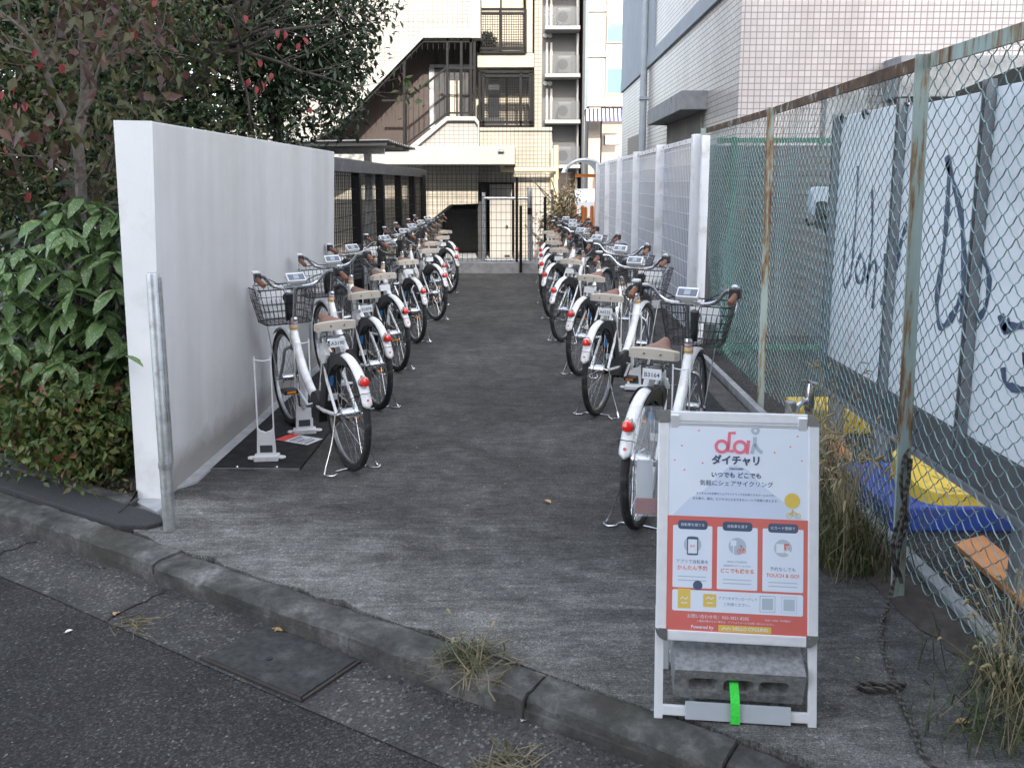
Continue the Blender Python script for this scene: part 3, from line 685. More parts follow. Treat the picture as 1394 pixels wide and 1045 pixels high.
# projecting beam and pipes
bm_ = part('canopy_beam', 'beam_white', lambda q: pbox(q,380,199,701,224,18.0,1.0), bevel=.012)
part('beam_joint', 'concrete_grey', lambda q: pbox(q,645.4,199.5,646.2,223.5,17.985,.01), bm_)
part('wall_lamp', 'concrete_grey', lambda q: pbox(q,678,203,686,206.5,17.93,.07), bm_)
def pipes(q):
    a = at(757,231,18.7); b = at(683,231,18.7); c = at(683,223,18.7)
    q.tube(smoothpath([a,(b.x+.12,18.7,b.z),(b.x+.02,18.7,b.z+.03),(c.x,18.7,c.z+.05)],4), .05, 8)
part('drain_pipe', 'pipe_cream', pipes, smooth=True)
part('riser_pipe', 'pipe_cream', lambda q: (q.tube([at(757,198,18.8), at(757.5,360,18.8)], .055, 8), q.tube([at(752.5,203,18.9), at(752.5,258,18.9)], .05, 8)), smooth=True)
# stair block
part('stair_wall', 'tile_white', lambda q: ppoly(q,[(566,200),(609,164),(646,164),(650,170),(650.5,200)],18.75,.5))
part('stair_coping', 'white_stucco', lambda q: (ppoly(q,[(555,201),(608,158.5),(647,158.5),(652,165),(652,200),(650.6,200),(650.4,170),(646,164.1),(609.2,164.1),(566,200.5)],18.66,.66)))
part('balcony_parapet', 'tile_cream', lambda q: pbox(q,651.8,173,751.5,178,YF-.04,1.0))
SD = 19.5
sd_ = part('siding', 'brown_board', lambda q: pbox(q,430,40,642,205,SD,.1))
for k in range(46):
    x = at(432,120,SD).x+k*.073
    if x > at(641,120,SD).x-.07: break
    part('siding_board', 'brown_board', lambda q: q.box((x,SD-.014,at(500,205,SD).z),(x+.066,SD-.002,at(500,40.5,SD).z)), sd_)
ed = part('entrance_door', 'door_dark', lambda q: pbox(q,591,94,641,172,SD-.06,.05))
part('name_plate', 'door_white', lambda q: pbox(q,585.5,116,590.5,128,SD-.05,.03), ed)
part('door_pane', 'frosted_glass', lambda q: (pbox(q,613,110,620,165,SD-.075,.012), pbox(q,624,110,627,165,SD-.075,.012)), ed)
part('door_frame', 'concrete_grey', lambda q: (pbox(q,585,92,591,175,SD-.07,.06), pbox(q,585,88,641,92,SD-.07,.06)), ed)
# upper stair parapet
part('stair_parapet', 'tile_white', lambda q: ppoly(q,[(300,-520),(640,-520),(640,43),(576,43),(462,158),(300,250)],18.7,.25))
part('parapet_edge', 'white_stucco', lambda q: ppoly(q,[(575,43),(641,43),(641,51.5),(576,51.5),(463,168),(300,262),(300,250.2),(462,158.2)],18.62,.4))
part('string_line', 'concrete_grey', lambda q: pbox(q,440,28,640,29.2,18.69,.008))
part('stair_column', 'white_stucco', lambda q: pbox(q,640.2,-520,651,52,18.64,.5), bevel=.01)
def rails(q):
    Y = 18.72; r = .035
    top = [(470,163),(572,56.5),(646,56.5)]
    for a, b in zip(top[:-1], top[1:]): q.bar(at(*a,Y), at(*b,Y), .05)
    for k in range(22):
        x = 486+k*7.4; y = 56.5 if x > 572 else 56.5+(572-x)*1.044
        ys_ = 51.5 if x > 576 else 51.5+(576-x)*1.031
        q.bar(at(x,y+11,Y), at(x,ys_+1,Y), .011)
    for x, y0, y1 in ((550.5,75,200),(609,52,158),(628,52,158),(641,52,160),(646,55,160)): q.bar(at(x,y0,Y), at(x,y1,Y), .05)
    hr = [(520,137),(552,137),(607,93),(645,93)]
    for a, b in zip(hr[:-1], hr[1:]): q.bar(at(*a,Y), at(*b,Y), .04)
    lo = [(553,196),(609,154),(646,154)]
    for a, b in zip(lo[:-1], lo[1:]): q.bar(at(*a,Y), at(*b,Y), .035)
    for k in range(13):
        x = 556+k*7; y = 93 if x > 607 else 93+(607-x)*.8; yb = 154 if x > 609 else 154+(609-x)*.75
        q.bar(at(x,y,Y), at(x,yb,Y), .011)
part('stair_railing', 'rail_black', rails)
# upper facade with balconies
YB = 19.9
part('upper_wall', 'cream_stucco', lambda q: pbox(q,641,-520,735,176,YB,.3))
part('corner_pillar', 'tile_cream', lambda q: pbox(q,727,-520,741.5,173,YF+.02,1.6))
part('pillar_face', 'cream_stucco', lambda q: pbox(q,716.5,-520,727,72,YF+.05,1.4))
part('floor_beam', 'cream_stucco', lambda q: pbox(q,650,72.5,727,92,YF+.06,1.3), bevel=.01)
for y0, y1, wx in ((-8,70,(651,682,715)), (97,173,(655,690,726)), (-110,-30,(651,682,715))):
    w_ = part('window', 'frosted_glass', lambda q: pbox(q,wx[0],y0,wx[2],y1,YB-.03,.02))
    part('window_frame', 'rail_black', lambda q: [pbox(q,x-1,y0,x+1,y1,YB-.07,.035) for x in (wx[0]+1,wx[1],wx[2]-1)], w_)
    part('curtain_fold', 'cream_stucco', lambda q: [q.bar(at(wx[1]+3+k*4,y0+2,YB-.04), at(wx[1]+3+k*4,y1,YB-.04), .03) for k in range(7)], w_)
def lattice(x0, y0, x1, y1, xs, Y):
    def fn(q):
        for x in (x0,x1,*xs): q.bar(at(x,y0,Y), at(x,y1,Y), .05)
        for y in (y0,y0+6,y1-5,y1): q.bar(at(x0,y,Y), at(x1,y,Y), .05)
        n = int((x1-x0)/3.1)
        for k in range(1,n): x = x0+(x1-x0)*k/n; q.bar(at(x,y0+6,Y), at(x,y1-5,Y), .012)
        m = int((y1-y0)/3.4)
        for k in range(1,m): y = y0+(y1-y0)*k/m; q.bar(at(x0,y,Y), at(x1,y,Y), .010)
    return fn
part('balcony_grille', 'rail_black', lattice(653,98,726,172,(658,709,722),YF-.02))
part('balcony_grille', 'rail_black', lattice(648,13,715.5,71.5,(681,652),YF+.03))
part('shutter_box', 'dark_glass', lambda q: pbox(q,665,78,680,170,YF+.5,.3))
part('hot_water_unit', 'ac_grey', lambda q: pbox(q,655,160,686,172,YF+.3,.4))
sh = empty('balcony_plant', at(660,71,19.6)); tag(sh, 'round dark potted shrub behind the upper balcony grille', 'plant')

# gate, wire fence and plinth closing the alley
gf2 = empty('wire_fence', (-.5,16.3,0)); tag(gf2, 'thin black wire fence on a concrete plinth before the apartment building', 'fence')
def wires(q):
    Y = 16.35; z1 = at(640,236,Y).z; xl, xr = at(576,300,Y).x, at(742,300,Y).x
    for k in range(26): x = xl+(xr-xl)*k/25; q.bar((x,Y,.19),(x,Y,z1),.007)
    for k in range(12): z = .25+(z1-.25)*k/11; q.bar((xl,Y-.008,z),(xr,Y-.008,z),.008)
part('wire_panel', 'rail_black', wires, gf2).location = -gf2.location
for x, y0, y1, Y in ((703.5,241,358,16.33),(709,280,371,16.0),(742,268,360,16.33),(577,238,362,16.33)):
    part('post', 'rail_black', lambda q: q.bar(at(x,y1,Y), at(x,y0,Y), .05), gf2).location = -gf2.location
part('plinth', 'concrete_grey', lambda q: q.box((-2.0,16.1,-.1),(.42,16.5,.19)), gf2, bevel=.01).location = -gf2.location
gt_ = empty('steel_gate', (-.35,16.9,0)); tag(gt_, 'galvanised tube gate in front of the white door', 'gate')
def gfr(q):
    Y = 16.9; P = [at(658.5,262,Y), at(659.5,358,Y), at(722,355,Y), at(721,255,Y)]
    q.tube([P[0],P[1]], .035, 8); q.tube([P[3],P[2]], .05, 8); q.tube([at(658,270,Y), at(721,270,Y)], .03, 8); q.tube([at(659,354,Y), at(722,354,Y)], .03, 8)
part('gate_frame', 'galv', gfr, gt_, smooth=True).location = -gt_.location
part('gate_latch', 'rail_black', lambda q: pbox(q,718,283,724,292,16.82,.06), gt_).location = -gt_.location

# black mesh fence along the left beyond the wall, pole with a small roof behind it
mf = empty('mesh_fence', (-1.97,12.8,0)); tag(mf, 'black mesh fence with dark sheet top band behind the left bicycles', 'fence')
XM = -1.97; ys = [8.6,10.35,12.05,13.75,15.45,17.1]
for y in ys: part('post', 'rail_black', lambda q: q.box((XM-.05,y-.06,0),(XM+.05,y+.06,1.78)), mf).location = -mf.location
part('top_band', 'dark_grey_sheet', lambda q: (q.box((XM-.06,8.45,1.74),(XM+.06,17.2,1.87)), q.box((XM-.5,8.45,1.84),(XM-.06,17.2,1.9))), mf, bevel=.006).location = -mf.location
for a, b in zip(ys[:-1], ys[1:]):
    def grid(q):
        for k in range(1,18): y = a+(b-a)*k/18; q.bar((XM,y,.05),(XM,y,1.74),.006)
        for k in range(12): z = .1+1.6*k/11; q.bar((XM+.008,a,z),(XM+.008,b,z),.007)
    part('mesh_panel', 'rail_black', grid, mf).location = -mf.location
pc = at(503,300,13.2); pl_ = empty('roof_pole', (pc.x,13.2,0)); tag(pl_, 'galvanised pole carrying a small corrugated roof behind the mesh fence', 'shelter')
part('pole', 'galv', lambda q: q.bar((pc.x,13.2,0),(pc.x,13.2,at(503,207,13.2).z),.10), pl_).location = -pl_.location
zt = at(503,206,13.2).z
part('beam', 'galv', lambda q: q.bar((pc.x-.9,13.2,zt),(pc.x+.25,13.2,zt),.08), pl_).location = -pl_.location
def corr(q):
    n = 60; vs_ = []
    for i in range(n+1):
        y = 12.6+3.2*i/n; z = zt+.10+.02*math.sin(i*1.6); vs_ += [(pc.x-1.4,y,z+.0),(pc.x+.40,y,z+.03)]
    q.add(vs_, [(2*i,2*i+1,2*i+3,2*i+2) for i in range(n)])
part('corrugated_roof', 'white_stucco', corr, pl_).location = -pl_.location
part('rafter', 'white_stucco', lambda q: [q.bar((pc.x-1.4,12.7+k*.8,zt+.06),(pc.x+.36,12.7+k*.8,zt+.08),.04) for k in range(4)], pl_).location = -pl_.location

# ------------------------------------------------------------------ buildings and lane seen through the gap
gb = empty('grey_apartments', at(768,262,50)); tag(gb, 'dark grey apartment block with stacked balconies and air conditioners in the gap', 'building')
def gpart(name, mat, fn, parent=None, **kw):
    o = part(name, mat, fn, parent or gb, **kw)
    if parent is None: o.location = -gb.location
    return o
gpart('wall', 'grey_wall', lambda q: pbox(q,690,-180,791,262,50,8))
gpart('edge_pillar', 'dark_pillar', lambda q: pbox(q,791,-180,800,258,49.6,6))
for y in (-30,35,100,163,224):
    gpart('balcony_slab', 'grey_slab', lambda q: pbox(q,742,y,790,y+5,48.6,1.4))
    gpart('balcony_glass', 'balcony_glass', lambda q: pbox(q,742,y-25,789,y,48.65,.05))
    u = gpart('air_conditioner', 'ac_grey', lambda q: pbox(q,760,y-24,777,y-1,48.9,.6))
    c = at(766,y-12,48.9)
    gpart('fan_grille', 'dark_pillar', lambda q: q.lathe([(.28,-.03),(.28,-.01)], c=(c.x,48.9,c.z), axis='y', n=14), u)
    gpart('window', 'pale_wall', lambda q: (pbox(q,743,y-42,746,y,49.9,.05), pbox(q,749,y-42,752,y,49.9,.05)))
    for x in (742.5,748.5):
        c2 = at(x,y+14,50); gpart('vent_cap', 'white_stucco', lambda q: q.lathe([(.13,-.12),(.13,0)], c=(c2.x,49.98,c2.z), axis='y', n=10))
gpart('drain_pipe', 'grey_slab', lambda q: q.tube([at(786,-180,49.7), at(786,240,49.7)], .06, 6))
wb = empty('pale_building', at(822,258,56)); tag(wb, 'pale building with teal windows and a blue striped awning in the gap', 'building')
def wpart(name, mat, fn, parent=None, **kw):
    o = part(name, mat, fn, parent or wb, **kw)
    if parent is None: o.location = -wb.location
    return o
wpart('wall', 'tile_beige', lambda q: pbox(q,800,-180,900,145,56,8))
for y in (8,70,137): wpart('floor_band', 'pale_wall', lambda q: pbox(q,800,y,870,y+8,55.9,.09))
wpart('window_bay', 'pale_wall', lambda q: pbox(q,824,-180,875,145,55.75,.14))
for y in (24,94,-46):
    w_ = wpart('window', 'window_glass', lambda q: pbox(q,827,y,872,y+33,55.7,.04))
    wpart('window_frame', 'pale_wall', lambda q: (pbox(q,826,y+33,873,y+35,55.66,.1), pbox(q,826,y-1,827,y+34,55.66,.1)), w_)
wpart('lower_wall', 'beige_wall', lambda q: (pbox(q,800,145.5,818,260,56,4), pbox(q,818,145.5,900,260,57.2,2)))
wpart('awning', 'awning', lambda q: q.add([tuple(at(798,148,55.2)), tuple(at(850,148,55.2)), tuple(at(850,165,54.6)), tuple(at(798,165,54.6))], [(0,1,2,3)]))
wpart('sign_box', 'white_stucco', lambda q: pbox(q,824,184,846,197,52,1.2))
ar = empty('arched_canopy', at(800,262,27)); tag(ar, 'arched translucent canopy roof behind the white fence end', 'canopy')
def arched(q):
    n = 14; c = at(796,236,27); w = at(822,236,27).x-c.x; hh = at(796,217,27).z-c.z; vs_ = []
    for i in range(n+1):
        a = math.pi*i/n
        for Y in (27,30.5): vs_.append((c.x-math.cos(a)*w, Y, c.z+math.sin(a)*hh))
    q.add(vs_, [(2*i,2*i+1,2*i+3,2*i+2) for i in range(n)])
part('roof_sheet', 'arch_sheet', arched, ar, smooth=True).location = -ar.location
def archf(q):
    n = 14; c = at(796,236,26.98); w = at(822,236,26.98).x-c.x; hh = at(796,217,26.98).z-c.z
    q.tube([(c.x-math.cos(math.pi*i/n)*w, 26.98, c.z+math.sin(math.pi*i/n)*hh) for i in range(n+1)], .045, 6)
    for x in (772,820): q.tube([at(x,237,26.98), (at(x,237,26.98).x,26.98,-.03)], .04, 6)
part('arch_frame', 'arch_frame', archf, ar, smooth=True).location = -ar.location
og = empty('orange_gate', at(796,262,25)); tag(og, 'orange painted frame standing in the lane beyond the bicycles', 'gate')
part('crossbar', 'orange_paint', lambda q: pbox(q,779,237,812,241.5,25,.1), og).location = -og.location
for x in (781,812): part('post', 'orange_paint', lambda q: q.bar(at(x,239,25.05), (at(x,239,25.05).x,25.05,-.03), .08), og).location = -og.location
bs = [(783,281,24.4),(793,281,24.6),(797,283,24.2),(806,281,24.0)]
for x, y, Y in bs:
    p = at(x,y,Y); q = MB(); q.lathe([(.09,-.03),(.075,.03),(.065,.06),(.05,p.z-.06),(.052,p.z),(.02,p.z+.03)], n=10); o = q.build('bollard', 'orange_paint', smooth=True); o.location = (p.x,Y,0)
    tag(o, 'orange plastic bollard in the lane beneath the orange frame', 'bollard', 'orange bollards in the lane')
dp = empty('wood_fence', at(768,270,21)); tag(dp, 'dark slatted fence panel behind the dry shrub by the cream pipes', 'fence')
for k in range(9): part('slat', 'brown_board', lambda q: q.box((at(757,260,22).x+k*.052,22,-.03),(at(757,260,22).x+k*.052+.045,22.03,at(760,237,22).z)), dp).location = -dp.location
part('cap_rail', 'brown_board', lambda q: pbox(q,756,235,783,237,21.98,.08), dp).location = -dp.location
# white car far down the lane
cp = at(797,262,38); car = empty('parked_car', (cp.x,38,-.03)); tag(car, 'white car parked far down the lane beyond the orange frame', 'car')
pr = [(-.85,.25),(-.87,.75),(-.80,.92),(-.62,1.42),(.62,1.42),(.80,.92),(.87,.75),(.85,.25)]
q = MB(); n = len(pr); 
secs = [(-2.0,.92,.62),(-1.9,1,.68),(-.9,1,.78),(-.4,1,1),(1.2,1,1),(1.8,1,.85),(2.0,.95,.7)]
for Yo, sx, sz in secs: q.v += [(x*sx, Yo+2, z*sz if z > .3 else z) for x,z in pr]
for i in range(len(secs)-1):
    for j in range(n): q.f.append((i*n+j, i*n+(j+1)%n, (i+1)*n+(j+1)%n, (i+1)*n+j))
q.f += [tuple(range(n)), tuple((len(secs)-1)*n+j for j in range(n))]
q.build('body', 'car_white', car, smooth=True)
q = MB(); q.add([(-.58,1.55,1.36),(.58,1.55,1.36),(.72,1.08,.86),(-.72,1.08,.86)], [(0,1,2,3)]); q.build('windscreen', 'dark_glass', car)
for sx in (-1,1):
    for Yo in (.75,3.2):
        q = MB(); q.lathe([(.30,-.1),(.31,0),(.30,.1)], c=(sx*.78,Yo,.30), axis='x', n=16); q.build('wheel', 'rubber', car, smooth=True)
    q = MB(); q.lathe([(.09,-.02),(.07,.02)], c=(sx*.6,.02,.62), axis='y', n=10); q.build('headlight', 'alloy', car)

# ------------------------------------------------------------------ bicycle (x forward, origin under the rear wheel)
WR, WX = .33, 1.12
def torus(mb, c, Rr, r, n=36, m=7, sq=1.0):
    mb.tube([(c[0]+Rr*math.cos(2*math.pi*k/n), c[1], c[2]+Rr*math.sin(2*math.pi*k/n)) for k in range(n)], r, m, closed=True)
def wheel(name, cx, bike, hubr):
    q = MB(); torus(q, (cx,0,WR), WR-.021, .021, 40, 8); w = q.build(name, 'rubber', bike, smooth=True)
    q = MB(); n = 40; vs_ = []
    for k in range(n):
        a = 2*math.pi*k/n; 
        for rr, y in ((.296,-.011),(.284,-.012),(.280,0),(.284,.012),(.296,.011)): vs_.append((cx+rr*math.cos(a), y, WR+rr*math.sin(a)))
    q.add(vs_, [(k*5+j, k*5+j+1, ((k+1)%n)*5+j+1, ((k+1)%n)*5+j) for k in range(n) for j in range(4)]); q.build('rim', 'rim_grey', w, smooth=True)
    q = MB()
    for k in range(32):
        a = 2*math.pi*k/32; b = a+(.42 if (k//2) % 2 else -.42); s = .034 if k % 2 else -.034
        q.tube([(cx+hubr*math.cos(b), s, WR+hubr*math.sin(b)), (cx+.284*math.cos(a), 0, WR+.284*math.sin(a))], .0013, 3, caps=False)
    q.build('spokes', 'chrome', w)
    q = MB(); q.lathe([(.010,-.075),(.010,-.045),(hubr,-.042),(hubr,-.034),(hubr*.72,-.03),(hubr*.72,.03),(hubr,.034),(hubr,.042),(.010,.045),(.010,.075)], c=(cx,0,WR), axis='y', n=14); q.build('hub', 'chrome', w, smooth=True)
    return w
def fender(cx, a0, a1, rad, w, name, mat, bike, dz=0, round_end=True):
    n = 22; m = 7; vs_ = []
    for i in range(n+1):
        t = i/n; a = R(a0+(a1-a0)*t); ww = w
        if round_end and t > .93: ww = w*math.sqrt(max(.05, 1-((t-.93)/.07)**2*.9))
        for j in range(m):
            y = -1+2*j/(m-1); rr = rad - .014*y*y
            vs_.append((cx+rr*math.cos(a), y*ww/2, WR+rr*math.sin(a)+dz))
    q = MB(); q.add(vs_, [(i*m+j, i*m+j+1, (i+1)*m+j+1, (i+1)*m+j) for i in range(n) for j in range(m-1)])
    o = q.build(name, mat, bike, smooth=True); md = o.modifiers.new('thick', 'SOLIDIFY'); md.thickness = .003; return o
def make_bike():
    b = empty('bicycle')
    wheel('rear_wheel', 0, b, .045); wheel('front_wheel', WX, b, .030)
    # frame
    q = MB()
    q.tube(smoothpath([(.925,0,.67),(.86,0,.56),(.76,0,.44),(.62,0,.335),(.47,0,.285)],4), .0285, 10)
    q.tube([(.47,0,.27),(.315,0,.70)], .017, 8)
    q.tube([(.898,0,.755),(.955,0,.585)], [.0225,.0245], 10)
    fr = q.build('frame', 'white_paint', b, smooth=True)
    q = MB(); q.tube([(.9135,0,.708),(.918,0,.695)], .0255, 10); q.build('yellow_band', 'yellow_band', fr, smooth=True)
    q = MB(); q.tube([(.906,0,.735),(.908,0,.728)], .0240, 10); q.build('red_band', 'red_band', fr, smooth=True)
    for s in (-1,1):
        q = MB(); q.tube([(.47,s*.03,.285),(.25,s*.055,.30),(0,s*.062,WR)], .011, 7); q.build('chain_stay', 'white_paint', fr, smooth=True)
        q = MB(); q.tube([(.325,s*.02,.66),(.16,s*.055,.50),(0,s*.062,WR)], .009, 7); q.build('seat_stay', 'white_paint', fr, smooth=True)
    # fork
    q = MB(); q.tube([(.955,0,.585),(.975,0,.69-.14)], .02, 8)
    for s in (-1,1): q.tube(smoothpath([(.968,0,.565),(.972,s*.05,.55),(1.02,s*.055,.45),(WX,s*.056,WR)],3), [.012]*3+[.011]*3+[.010]*3+[.009], 7)
    q.build('fork', 'alloy', b, smooth=True)
    # fenders and lamp
    fender(0, 30, 96, .352, .058, 'front_guard', 'black_plastic', b, round_end=False)
    for s in (-1,1):
        q = MB(); n = 14; q.add([(rr*math.cos(R(22+92*i/n)), s*.041, WR+rr*math.sin(R(22+92*i/n))) for i in range(n+1) for rr in (.255+.07*(i/n)**2,.345)], [(2*i,2*i+1,2*i+3,2*i+2) for i in range(n)]); o = q.build('side_cover', 'black_plastic', b); o.modifiers.new('thick','SOLIDIFY').thickness = .003
    rf = fender(0, 92, 163, .355, .060, 'rear_fender', 'white_paint', b)
    ff = fender(WX, 52, 207, .352, .054, 'front_fender', 'white_paint', b)
    a = R(140); rx, rz = .368*math.cos(a), WR+.368*math.sin(a)
    M = Matrix.Translation((rx,0,rz)) @ Matrix.Rotation(R(8),4,'Y')
    q = MB(M); q.lathe([(.027,0),(.027,-.016),(.021,-.026),(.006,-.030)], axis='x', n=16); q.build('reflector', 'red_lens', rf, smooth=True)
    q = MB(M); q.lathe([(.030,.014),(.031,-.004),(.029,-.008)], axis='x', n=16); q.tube([(.01,0,.02),(.022,0,.032)], [.02,.012], 8); q.build('lamp_housing', 'chrome', rf, smooth=True)
    a = R(156); q = MB(Matrix.Translation((.3595*math.cos(a),0,WR+.3595*math.sin(a))) @ Matrix.Rotation(R(24),4,'Y')); q.lathe([(.007,0),(.007,-.001)], axis='x', n=8); q.build('red_mark', 'ink_red', rf)
    q = MB(); aa = R(150)
    q.tube(smoothpath([(0,-.07,WR),(.345*math.cos(aa)*.7,-.06,WR+.26*math.sin(aa)),(.360*math.cos(aa),-.033,WR+.360*math.sin(aa)),(.3615*math.cos(aa),0,WR+.3615*math.sin(aa)),(.360*math.cos(aa),.033,WR+.360*math.sin(aa)),(.345*math.cos(aa)*.7,.06,WR+.26*math.sin(aa)),(0,.07,WR)],3), .0022, 4); q.build('fender_stay', 'black_wire', b)
    # crank, chain case, pedals
    q = MB(); q.lathe([(.105,-.062),(.11,-.045),(.105,-.03)], c=(.47,0,.285), axis='y', n=24); q.prism([(.47,.385),(.05,.372),(.02,.345),(.02,.30),(.05,.288),(.47,.19)], -.058, -.036, 'xz'); q.build('chain_case', 'black_plastic', b, smooth=True)
    q = MB(); q.lathe([(.085,-.03),(.095,0),(.085,.045)], c=(.44,0,.29), axis='y', n=20); q.box((.36,-.04,.20),(.50,.05,.25)); q.build('motor', 'black_plastic', b, smooth=True)
    for s, ang in ((-1,R(205)),(1,R(25))):
        ex, ez = .47+.165*math.cos(ang), .285+.165*math.sin(ang)
        q = MB(); q.tube([(.47,s*.05,.285),(.47,s*.078,.285),(ex,s*.092,ez)], [.016,.014,.011], 8); cr = q.build('crank', 'alloy', b, smooth=True)
        q = MB(); q.box((ex-.045,s*.10,ez-.014),(ex+.045,s*.185,ez+.014)); pd_ = q.build('pedal', 'black_plastic', b, bevel=.005)
        q = MB(); q.box((ex-.048,s*.115,ez-.007),(ex-.0445,s*.17,ez+.007)); q.build('pedal_reflector', 'orange_lens', pd_)
    # battery, ring lock, seat post
    M = Matrix.Translation((.375,0,.30)) @ Matrix.Rotation(R(-20),4,'Y')
    q = MB(M); q.prism(rrect(-.105,.0,-.016,.385,.02), -.046, .046, 'xz'); bt = q.build('battery', 'black_plastic', b, bevel=.006)
    q = MB(M); q.box((-.1075,-.028,.10),(-.1055,.028,.145)); q.build('white_sticker', 'plate_white', bt)
    q = MB(M); q.box((-.1075,.005,.20),(-.1055,.030,.27)); q.build('blue_sticker', 'sticker_blue', bt)
    q = MB(); q.prism([(.17,.60),(.15,.65),(.19,.70),(.25,.70),(.27,.64),(.24,.58)], .028, .058, 'xz'); q.tube([(.21,s_*.058,.60+.0) if 0 else (.20+.0*k, .058*math.cos(math.pi*k/8), .64+.06*math.sin(math.pi*k/8)) for k in range(9) for s_ in (1,)], .012, 7); q.build('ring_lock', 'white_plastic', b, bevel=.006)
    q = MB(); q.tube([(.315,0,.69),(.27,0,.815)], .0125, 8); q.build('seat_post', 'chrome', b, smooth=True)
    # saddle
    xs = [.095,.10,.12,.15,.20,.25,.30,.345,.365]; hw = [.100,.112,.120,.116,.085,.052,.034,.028,.018]; m = 9; vs_ = []
    zc = [.838,.844,.850,.853,.855,.858,.864,.867,.857]
    for x, w, z0 in zip(xs, hw, zc):
        for j in range(m):
            t = -1+2*j/(m-1); vs_.append((x, w*t, z0 - .030*abs(t)**2.4 + (.006*math.cos(t*3.1) if .14 < x < .3 else 0)))
    q = MB(); q.add(vs_, [(i*m+j, i*m+j+1, (i+1)*m+j+1, (i+1)*m+j) for i in range(len(xs)-1) for j in range(m-1)]); sa = q.build('saddle', 'brown_leather', b, smooth=True)
    sa.modifiers.new('thick','SOLIDIFY').thickness = .012
    pts = [(.20,-.098),(.15,-.119),(.115,-.121),(.094,-.104),(.088,-.06),(.086,0),(.088,.06),(.094,.104),(.115,.121),(.15,.119),(.20,.098)]
    q = MB(); vs_ = []; n = len(pts)
    for i, (x, y) in enumerate(pts):
        e = abs(i-5)/5; top = .850-.032*e**1.8; bot = .800-.004*e**2
        vs_ += [(x,y,bot),(x,y,top),(x+.012,y*.93,top+.006),(x+.012,y*.93,bot)]
    q.add(vs_, [(4*i+j, 4*i+(j+1)%4, 4*i+4+(j+1)%4, 4*i+4+j) for i in range(n-1) for j in range(4)] + [(0,1,2,3),(4*n-4,4*n-3,4*n-2,4*n-1)]); q.build('saddle_back', 'cream_vinyl', sa, smooth=True)
    q = MB()
    for y in (-.04,.04): q.lathe([(.006,0),(.005,-.004)], c=(.086,y,.826), axis='x', n=8)
    q.build('rivet', 'chrome', sa)
    for s in (-1,1):
        q = MB(); q.tube([(.135+.017*math.cos(k*.9), s*.065+.017*math.sin(k*.9), .762+.0014*k) for k in range(34)], .0035, 5); q.build('saddle_spring', 'chrome', sa)
    q = MB(); q.tube([(.135,-.065,.758),(.135,.065,.758)], .005, 6); q.tube([(.14,-.05,.79),(.28,-.02,.815),(.34,-.015,.845)], .004, 5); q.tube([(.14,.05,.79),(.28,.02,.815),(.34,.015,.845)], .004, 5); q.box((.24,-.03,.79),(.29,.03,.82)); q.build('saddle_rail', 'alloy', sa)
    # number plate
    q = MB(); q.box((.098,-.046,.700),(.102,.046,.752)); q.build('number_plate', 'plate_white', b, bevel=.0015)
    q = MB(); q.box((.102,-.02,.745),(.22,.02,.752)); q.box((.103,-.012,.66),(.108,.012,.70)); q.build('plate_bracket', 'alloy', b)
    # steering
    q = MB(); q.tube([(.899,0,.752),(.865,0,.86),(.835,0,.972)], .0125, 8); q.lathe([(.024,.745),(.026,.755),(.02,.77)], c=(.898,0,0), n=12); q.build('stem', 'chrome', b, smooth=True)
    hp = [(.62,-.262,1.025),(.70,-.268,1.050),(.76,-.250,1.066),(.815,-.205,1.055),(.842,-.15,.995),(.838,-.09,.975),(.835,0,.975)]
    hp = hp + [(x,-y,z) for x,y,z in hp[-2::-1]]
    q = MB(); q.tube(smoothpath(hp,5), .0115, 8); hb = q.build('handlebar', 'chrome', b, smooth=True)
    for s in (-1,1):
        q = MB(); q.tube([(.605,s*.260,1.020),(.615,s*.261,1.023),(.66,s*.266,1.035),(.715,s*.267,1.048)], [.013,.017,.0175,.0165], 10); q.build('grip', 'brown_grip', hb, smooth=True)
        q = MB(); q.box((.715,s*.267-.026,1.03),(.775,s*.255+.022,1.085)); q.build('lever_clamp', 'black_plastic', hb, bevel=.008)
        q = MB(); q.tube(smoothpath([(.755,s*.262,1.04),(.80,s*.268,1.005),(.72,s*.276,.975),(.66,s*.282,.965)],3), .005, 5); q.build('brake_lever', 'alloy', hb, smooth=True)
    q = MB(); q.box((.718,.250,1.086),(.768,.292,1.100)); q.build('switch_cap', 'white_plastic', hb, bevel=.004)
    q = MB(); q.lathe([(.022,1.082),(.022,1.095),(.010,1.106)], c=(.74,-.262,0), n=12); q.build('bell', 'chrome', hb, smooth=True)
    M = Matrix.Translation((.815,0,1.03)) @ Matrix.Rotation(R(-38),4,'Y')
    q = MB(M); q.box((-.038,-.060,-.016),(.038,.060,.014)); q.box((-.03,-.03,-.045),(.03,.03,-.016)); dp_ = q.build('display', 'white_plastic', b, bevel=.005)
    q = MB(M); q.box((-.030,-.052,.0135),(.022,.052,.0155)); q.build('screen', 'screen_grey', dp_)
    q = MB(M); q.box((-.022,-.016,.0156),(.014,.018,.0164)); q.build('readout', 'screen_panel', dp_)
    # cables
    q = MB()
    for s in (-1,1): q.tube(smoothpath([(.775,s*.25,1.05),(.88,s*.16,1.03),(.93,s*.05,.95),(.925,s*.022,.80),(.935,s*.02,.68)],5), .0032, 5)
    q.build('cable', 'black_plastic', b, smooth=True)
    q = MB(); q.box((.925,-.035,.86),(.985,.035,.915)); q.lathe([(.028,.985),(.034,1.02)], c=(0,0,.885), axis='x', n=12); q.build('front_lamp', 'black_plastic', b, bevel=.004)
    # basket
    def ring(t):
        wx0, wx1, wy = .985-.012*t, 1.235+.06*t, .155+.045*t
        return [(x,y) for x,y in rrect(wx0,-wy,wx1,wy,.05,4)]
    q = MB(); zb, ztp = .715, .945
